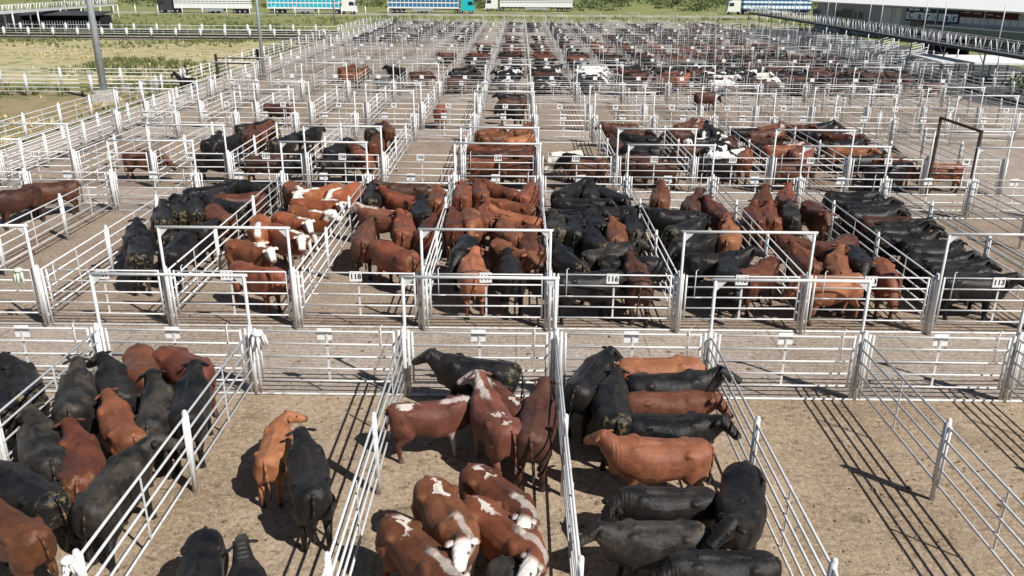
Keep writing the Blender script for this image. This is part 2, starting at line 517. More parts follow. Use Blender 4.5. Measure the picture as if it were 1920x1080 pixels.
run_fence('board_fence', (-120, 135, 0), (ALLEY0 - .4, 135, 0), 'white post fence with dark boards beyond the dry paddock', step=3.9, board=(.3, .72), r=.035, rails=(1.55, .95, .53))
run_fence('board_fence', (-120, 146.5, 0), (ALLEY0 - .4, 146.5, 0), 'white post fence with dark boards on the far side of the far lane', step=3.9, board=(.3, .72), r=.035, rails=(1.55, .95, .53))

# white post line in front of the trucks
pm = MB(); pm.tube((0, 0, 0), (0, 0, 2.5), .12, 6); POLE_S = pm.mesh('post', M['plate'])
we = tag(empty('wire_fence', (-105, 211, 0)), 'line of thin white fence posts in the green grass before the trucks', 'fence')
for i in range(14): place('post', POLE_S, we, (i * 5.6 + random.uniform(-.5, .5), random.uniform(-.6, .6), 0), (0, random.uniform(-.03, .03), 0), (1, 1, random.uniform(.9, 1.1)))
for z in (.5, 1.1, 1.7):
    mb = MB(); mb.tube((0, 0, z), (74, 0, z), .008, 4); place('wire', mb.mesh('wire', M['galv']), we)
# dung pats and clods trodden over the near pens and lane
db = MB()
def pats(n, x0, x1, y0, y1, s0, s1):
    for i in range(n):
        x, y, s = random.uniform(x0, x1), random.uniform(y0, y1), random.uniform(s0, s1)
        if math.sin(x * 1.1 + 2 * math.sin(y * .7)) + random.uniform(-.8, .8) < 0: continue
        m = 9; o = len(db.v); rr = [s * random.uniform(.55, 1.2) for _ in range(m)]
        db.v.append(Vector((x, y, .018 + s * .12)))
        for q in range(m):
            t = 6.283 * q / m; db.v.append(Vector((x + math.cos(t) * rr[q] * .55, y + math.sin(t) * rr[q] * .55, .012 + s * .1)))
        for q in range(m):
            t = 6.283 * q / m; db.v.append(Vector((x + math.cos(t) * rr[q], y + math.sin(t) * rr[q], -.006)))
        for q in range(m):
            w = (q + 1) % m
            db.f += [(o, o + 1 + q, o + 1 + w), (o + 1 + q, o + 1 + m + q, o + 1 + m + w, o + 1 + w)]; db.m += [0, 0]; db.sm += [True, True]
pats(2600, -15, 17, 6, 18.3, .012, .05)
pats(90, -15, 17, 6, 18.3, .06, .11)
pats(900, -22, 22, 18.6, 35, .02, .09)
tag(place('dung', db.mesh('dung', simple('dried_dung', (.16, .115, .072), .95, .1, var=.45, scale=1.3))), 'scattered dung and dirt clods trodden over pen floors', 'dung', kind='stuff')

# ------------------------------------------------------------------ cattle
from mathutils import noise
def ring(c, fwd, w, hu, hd, n=14, p=2.5, up=Vector((0, 0, 1))):
    side = fwd.cross(up).normalized(); u = side.cross(fwd).normalized()
    out = []
    for i in range(n):
        t = 2 * math.pi * i / n
        ct, st = math.cos(t), math.sin(t)
        x = math.copysign(abs(ct) ** (2 / p), ct); y = math.copysign(abs(st) ** (2 / p), st)
        out.append(c + side * (x * w) + u * (y * (hu if y > 0 else hd)))
    return out

BODY = [(-.86, 1.06, .11, .11, .18), (-.82, 1.02, .22, .19, .32), (-.72, .99, .285, .255, .38), (-.56, .97, .325, .275, .40),
        (-.36, .95, .295, .275, .37), (-.12, .92, .335, .30, .40), (.12, .91, .365, .31, .45), (.33, .92, .335, .325, .45),
        (.50, .94, .31, .34, .44), (.66, .98, .27, .315, .42), (.78, 1.01, .22, .27, .36), (.88, 1.04, .17, .22, .27)]

def cow_mesh(name, turn=0.0, nz=1.30, hp=-38.0, legs=(0, 0, 0, 0), faces=3200, fat=1.0, bend=0.0):
    """turn: yaw of the head in degrees, nz: height of the poll, hp: pitch of the face"""
    mb = MB()
    fx = Vector((1, 0, 0))
    mb.loft([ring(Vector((x, 0, z)), fx, w * fat, a, b, 16, 2.45) for x, z, w, a, b in BODY])
    # rump and hip points, shoulders, dewlap
    for s in (-1, 1):
        mb.ball((-.44, s * .25, 1.13), .085, 8, 6, sc=(1.2, .9, .75))
        mb.ball((-.82, s * .10, 1.10), .06, 8, 6)
        mb.ball((.47, s * .215, .99), .18, 10, 8, sc=(1.1, .6, 1.5))
        mb.ball((-.62, s * .17, .86), .21, 10, 8, sc=(1.05, .68, 1.6))
    mb.tube((-.78, 0, 1.20), (-.4, 0, 1.195), .06, 8); mb.tube((-.4, 0, 1.195), (.0, 0, 1.18), .06, 8); mb.tube((.0, 0, 1.18), (.42, 0, 1.215), .06, 8, .09)
    mb.ball((.78, 0, .76), .13, 8, 6, sc=(1.1, .55, 1.5))
    # neck and head
    A = R(turn)
    base = Vector((.74, 0, 1.05))
    d1 = Vector((math.cos(A * .35), math.sin(A * .35), 0)); d2 = Vector((math.cos(A * .75), math.sin(A * .75), 0))
    poll = base + d1 * .13 + d2 * .17; poll.z = nz - .05
    m1 = base.lerp(poll, .45) + Vector((0, 0, .02)) + (d1 - d2) * .05
    ax = (poll - base).normalized()
    mb.loft([ring(base - ax * .16, ax, .22, .22, .32, 12, 2.2), ring(base, ax, .20, .195, .30, 12, 2.2), ring(m1, ax, .165, .165, .25, 12, 2.2),
             ring(poll - ax * .02, ax, .125, .13, .18, 12, 2.2)])
    P = R(hp)
    hd = Vector((math.cos(A) * math.cos(P), math.sin(A) * math.cos(P), math.sin(P)))
    H = [(-.09, .095, .085, .12), (0, .13, .10, .155), (.09, .137, .097, .16), (.18, .12, .088, .148), (.26, .104, .078, .126), (.35, .099, .072, .104), (.415, .102, .066, .092), (.46, .078, .047, .06)]
    mb.loft([ring(poll + hd * t, hd, w, a, b, 12, 2.3) for t, w, a, b in H])
    # legs
    FR = [(.47, .17, .78, .13), (.43, .185, .60, .095), (.49, .185, .36, .062), (.485, .185, .13, .046), (.505, .185, .05, .062), (.52, .185, 0, .068)]
    HR = [(-.60, .17, .88, .19), (-.46, .20, .66, .135), (-.60, .19, .50, .082), (-.70, .185, .40, .064), (-.665, .185, .14, .048), (-.645, .185, .05, .062), (-.63, .185, 0, .068)]
    k = 0
    for seg in (FR, HR):
        for s in (-1, 1):
            sw = legs[k]; k += 1
            top = seg[0][2]
            pts = [Vector((x + sw * (top - z) / top * (1 if i < len(seg) - 2 else 1), s * y, z)) for i, (x, y, z, r) in enumerate(seg)]
            rr = [q[3] for q in seg]
            for a, b, ra, rb in zip(pts, pts[1:], rr, rr[1:]):
                mb.tube(a, b, ra, 10, rb)
                mb.ball(b, rb * .98, 8, 6)
    me = mb.mesh(name, M['black'])
    o = bpy.data.objects.new('tmp', me); COL.objects.link(o)
    md = o.modifiers.new('r', 'REMESH'); md.mode = 'VOXEL'; md.voxel_size = .021; md.use_smooth_shade = True
    sm = o.modifiers.new('s', 'SMOOTH'); sm.factor = .5; sm.iterations = 5
    dg = bpy.context.evaluated_depsgraph_get(); dg.update()
    n0 = len(o.evaluated_get(dg).data.polygons)
    dc = o.modifiers.new('d', 'DECIMATE'); dc.ratio = min(1, faces / (2 * n0))
    dg = bpy.context.evaluated_depsgraph_get(); dg.update()
    body = bpy.data.meshes.new_from_object(o.evaluated_get(dg))
    bpy.data.objects.remove(o)
    # ears, tail, eyes
    ex = MB()
    side = hd.cross(Vector((0, 0, 1))).normalized(); upv = side.cross(hd).normalized()
    for s in (-1, 1):
        c = poll + hd * -.015 + side * (s * .185) + upv * .0
        yd = (side * s * .9 - Vector((0, 0, 1)) * .42 - hd * .2).normalized()
        zd = yd.cross(hd).normalized(); xd = zd.cross(yd).normalized()
        mx = Matrix((xd, yd, zd)).transposed()
        ex.ball(c, .088, 8, 6, sc=(.62, 1.0, .3), mx=mx)
        if s == 1: eartag = c + yd * .05 - Vector((0, 0, .03))
        ex.ball(poll + hd * .15 + side * (s * .104) + upv * .045, .026, 6, 4)
    sway = random.uniform(-.06, .06)
    tp = [(-.83, 0, 1.2), (-.89, sway * .2, 1.12), (-.925, sway * .5, .95), (-.92, sway, .72), (-.90, sway * 1.3, .52)]
    for a, b, ra, rb in zip(tp, tp[1:], (.038, .028, .022, .018), (.028, .022, .018, .018)): ex.tube(a, b, ra, 6, rb)
    ex.ball((tp[-1][0], tp[-1][1], .43), .045, 6, 6, sc=(.7, .7, 2.4))
    em = ex.mesh('extra', M['black'])
    nb = len(body.vertices)
    bm = bmesh.new(); bm.from_mesh(body); bm.from_mesh(em)
    for f in bm.faces: f.smooth = True
    out = bpy.data.meshes.new(name); bm.to_mesh(out); bm.free()
    out.materials.clear(); out.materials.append(M['black'])
    # masks on the hide: face, dark points (eyes, muzzle, hooves, switch)
    nv = len(out.vertices)
    fa, da = [0.0] * nv, [0.0] * nv
    for i, v in enumerate(out.vertices):
        p = v.co
        t = (p - poll).dot(hd); rad = (p - poll - hd * t).length
        f = 0.0
        if rad < .22 and t > -.14 and (p - base).length > .26: f = max(0, min(1, (t + .06) / .08))
        fa[i] = f
        dk = 0.0
        if f > .5 and t > .385: dk = max(0, min(1, (t - .385) / .04))
        if p.z < .075: dk = 1.0
        if p.x < -.86 and p.z < .55 and i >= nb: dk = .8
        if i >= nb and (rad < .15 and .1 < t < .2): dk = 1.0
        da[i] = dk
    sd_ = random.uniform(0, 90)
    for v in out.vertices:
        p = v.co
        if p.z > .5 and -.8 < p.x < .8:
            q = noise.noise(Vector((p.x * 3.2 + sd_, p.y * 4.5, p.z * 3.4))) * .020 + noise.noise(Vector((p.x * 8 + sd_, p.y * 9, p.z * 7))) * .007
            v.co = p + Vector((0, p.y, p.z - .9)).normalized() * q
    for v in out.vertices:
        x = v.co.x
        v.co.y += bend * ((x - .05) ** 2 if x > .05 else .6 * (x - .05) ** 2)
    out['ear_tag_at'] = (eartag.x, eartag.y + bend * (eartag.x - .05) ** 2, eartag.z)
    for nm, arr in (('face', fa), ('dark', da)):
        at = out.attributes.new(nm, 'FLOAT', 'POINT'); at.data.foreach_set('value', arr)
    return out

def coat(name, c1, c2, face=None, crest=0.0, rump=0.0, pied=None, dust=0.0, rough=.5, under=None):
    k = NT(name); k.set(rough, .33)
    oc = k.coord('Object')
    oi = k.n('ShaderNodeObjectInfo')
    sh = k.n('ShaderNodeVectorMath', operation='MULTIPLY_ADD')
    cv = k.n('ShaderNodeCombineXYZ')
    for i in range(3): k.l(oi.outputs['Random'], cv.inputs[i])
    k.l(cv.outputs[0], sh.inputs[0]); sh.inputs[1].default_value = (37, 53, 71); k.l(oc, sh.inputs[2])
    v = sh.outputs[0]
    sx = k.n('ShaderNodeSeparateXYZ'); k.l(oc, sx.inputs[0])
    X, Y, Z = sx.outputs
    aY = k.math('ABSOLUTE', Y)
    n1 = k.noise(2.2, 4, .6, v); n2 = k.noise(9, 5, .7, v); n3 = k.noise(70, 3, .7, v)
    col = k.mix(k.ramp(n1, .36, .64), c1, c2)
    hsv = k.n('ShaderNodeHueSaturation')
    k.l(k.math('MULTIPLY_ADD', oi.outputs['Random'], .85, .55), hsv.inputs['Value'])
    k.l(k.math('MULTIPLY_ADD', k.math('FRACT', k.math('MULTIPLY', oi.outputs['Random'], 7.13)), .016, .4945), hsv.inputs['Hue'])
    k.l(col, hsv.inputs['Color']); col = hsv.outputs[0]
    # points of the hide: legs and lower neck are of a darker hair
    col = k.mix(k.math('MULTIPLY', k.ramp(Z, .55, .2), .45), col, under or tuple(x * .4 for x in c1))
    at = k.n('ShaderNodeAttribute', attribute_name='face'); F = at.outputs['Fac']
    ad = k.n('ShaderNodeAttribute', attribute_name='dark'); D = ad.outputs['Fac']
    white = (.74, .70, .63)
    if pied is not None:
        thr, wcol = pied
        nn = k.noise(1.55, 2, .5, v, .6)
        col = k.mix(k.ramp(nn, thr, thr + .025), col, wcol)
    nw = k.noise(4.2, 2, .55, v, .5)
    if crest:
        m = k.math('MULTIPLY', k.ramp(k.math('ADD', aY, k.math('MULTIPLY', nw, .22)), .205, .165), k.math('MULTIPLY', k.ramp(k.math('ADD', X, k.math('MULTIPLY', n1, .7)), .50, .72), k.ramp(Z, 1.0, 1.12)))
        col = k.mix(k.math('MULTIPLY', m, crest), col, white)
        m2 = k.math('MULTIPLY', k.ramp(Z, .68, .6), k.ramp(X, .3, .5))
        col = k.mix(k.math('MULTIPLY', m2, crest * .9), col, white)
    if rump:
        m = k.math('MULTIPLY', k.ramp(k.math('ADD', aY, k.math('MULTIPLY', nw, .62)), .375, .35), k.math('MULTIPLY', k.math('MULTIPLY', k.ramp(k.math('ADD', X, k.math('MULTIPLY', nw, .3)), -.6, -.5), k.ramp(k.math('ADD', X, k.math('MULTIPLY', n1, 1.2)), .42, .30)), k.ramp(Z, 1.02, 1.12)))
        col = k.mix(k.math('MULTIPLY', m, rump), col, (.66, .58, .50))
    if dust:
        m = k.math('MULTIPLY', k.ramp(k.math('ADD', k.math('MULTIPLY', n2, .4), n1), .52, .98), k.ramp(Z, .7, 1.15))
        col = k.mix(k.math('MULTIPLY', m, dust), col, (.17, .135, .095))
    # dried dung on the hindquarters of some
    dm = k.math('MULTIPLY', k.math('MULTIPLY', k.ramp(n2, .52, .62), k.ramp(X, -.6, -.76)), k.ramp(k.math('FRACT', k.math('MULTIPLY', oi.outputs['Random'], 13.7)), .55, .7))
    col = k.mix(k.math('MULTIPLY', dm, .75), col, (.20, .145, .06))
    if face: col = k.mix(F, col, face)
    col = k.mix(D, col, (.035, .028, .024) if not face else (.16, .11, .09))
    hair = k.n('ShaderNodeMapping'); hair.inputs['Scale'].default_value = (16, 62, 62); k.l(v, hair.inputs[0])
    hn = k.noise(1.0, 4, .7, hair.outputs[0])
    hv = k.n('ShaderNodeHueSaturation'); k.l(col, hv.inputs['Color'])
    k.l(k.math('ADD', k.math('MULTIPLY_ADD', hn, .9, .28), k.math('MULTIPLY', n2, .55)), hv.inputs['Value'])
    k.base(hv.outputs[0])
    fold = k.n('ShaderNodeTexWave'); fold.bands_direction = 'X'; fold.inputs['Scale'].default_value = 4.5; fold.inputs['Distortion'].default_value = 5; fold.inputs['Detail'].default_value = 2
    k.l(v, fold.inputs['Vector'])
    fm = k.math('MULTIPLY', fold.outputs['Fac'], k.math('MULTIPLY', k.ramp(X, .6, .8), k.ramp(n1, .4, .6)))
    h = k.math('ADD', k.math('MULTIPLY', n2, .9), k.math('MULTIPLY', hn, .4))
    k.bump(k.math('ADD', h, k.math('MULTIPLY', fm, .3)), .6, .035)
    k.b.inputs['Sheen Weight'].default_value = .03
    k.b.inputs['Sheen Roughness'].default_value = .5
    k.l(k.math('MULTIPLY_ADD', n2, .3, rough - .12), k.b.inputs['Roughness'])
    return k.mat

COATS = {
    'K': (coat('hide_black', (.005, .005, .006), (.010, .009, .009), dust=.10, rough=.40), 'black'),
    'G': (coat('hide_dusty_black', (.008, .0075, .0075), (.016, .0145, .0135), dust=.38, rough=.46), 'dusty-black'),
    'D': (coat('hide_dark_brown', (.055, .020, .012), (.10, .032, .018), dust=.15), 'dark brown'),
    'R': (coat('hide_rust_red', (.105, .033, .017), (.185, .060, .028), rough=.42), 'rust-red'),
    'O': (coat('hide_tan', (.195, .066, .033), (.275, .102, .05)), 'tan'),
    'H': (coat('hide_red_white_face', (.18, .050, .020), (.24, .075, .03), face=(.78, .73, .63), crest=1.0), 'white-faced red'),
    'S': (coat('hide_roan_patched', (.125, .042, .026), (.18, .064, .04), face=(.62, .50, .45), rump=.9, crest=.5), 'roan-faced red'),
    'M': (coat('hide_red_patched', (.16, .052, .023), (.24, .085, .038), face=(.74, .68, .62), rump=1.0, crest=.45), 'white-patched red'),
    'N': (coat('hide_black_white_face', (.009, .009, .01), (.015, .014, .014), face=(.78, .76, .72), crest=1.0), 'white-faced black'),
    'P': (coat('hide_black_and_white', (.009, .009, .01), (.015, .015, .015), pied=(.53, (.74, .72, .68))), 'black-and-white'),
    'Q': (coat('hide_mottled_white', (.05, .03, .025), (.10, .04, .025), pied=(.40, (.78, .76, .72))), 'mottled white'),
    'W': (coat('hide_cream', (.62, .58, .48), (.72, .68, .60)), 'cream-white'),
}
LG = [(.0, .0, .0, .0), (.1, -.08, -.07, .09), (-.09, .09, .1, -.06), (.05, .12, .02, -.12)]
SPEC = {'c': [(0, 1.33, -34), (5, 1.28, -42), (-6, 1.36, -30)], 'l': [(42, 1.33, -35), (30, 1.28, -44)], 'r': [(-42, 1.33, -35), (-30, 1.28, -44)],
        'L': [(66, 1.3, -26)], 'R': [(-66, 1.3, -26)], 'd': [(0, .98, -58), (12, .9, -62)], 'h': [(0, 1.42, -16), (14, 1.40, -20)],
        'x': [(38, 1.02, -55)], 'y': [(-38, 1.02, -55)]}
NEAR, FAR = {}, {}
for code, sp in SPEC.items():
    for i, (t, z, p) in enumerate(sp):
        for bend in (.0, .11, -.12):
            NEAR.setdefault(code, []).append(cow_mesh('cow_body', t + bend * 60, z, p, random.choice(LG), 4200, random.choice((.95, 1.0, 1.06)), bend))
    t, z, p = sp[0]
    FAR[code] = cow_mesh('cow_body', t, z, p, LG[len(FAR) % 4], 900)

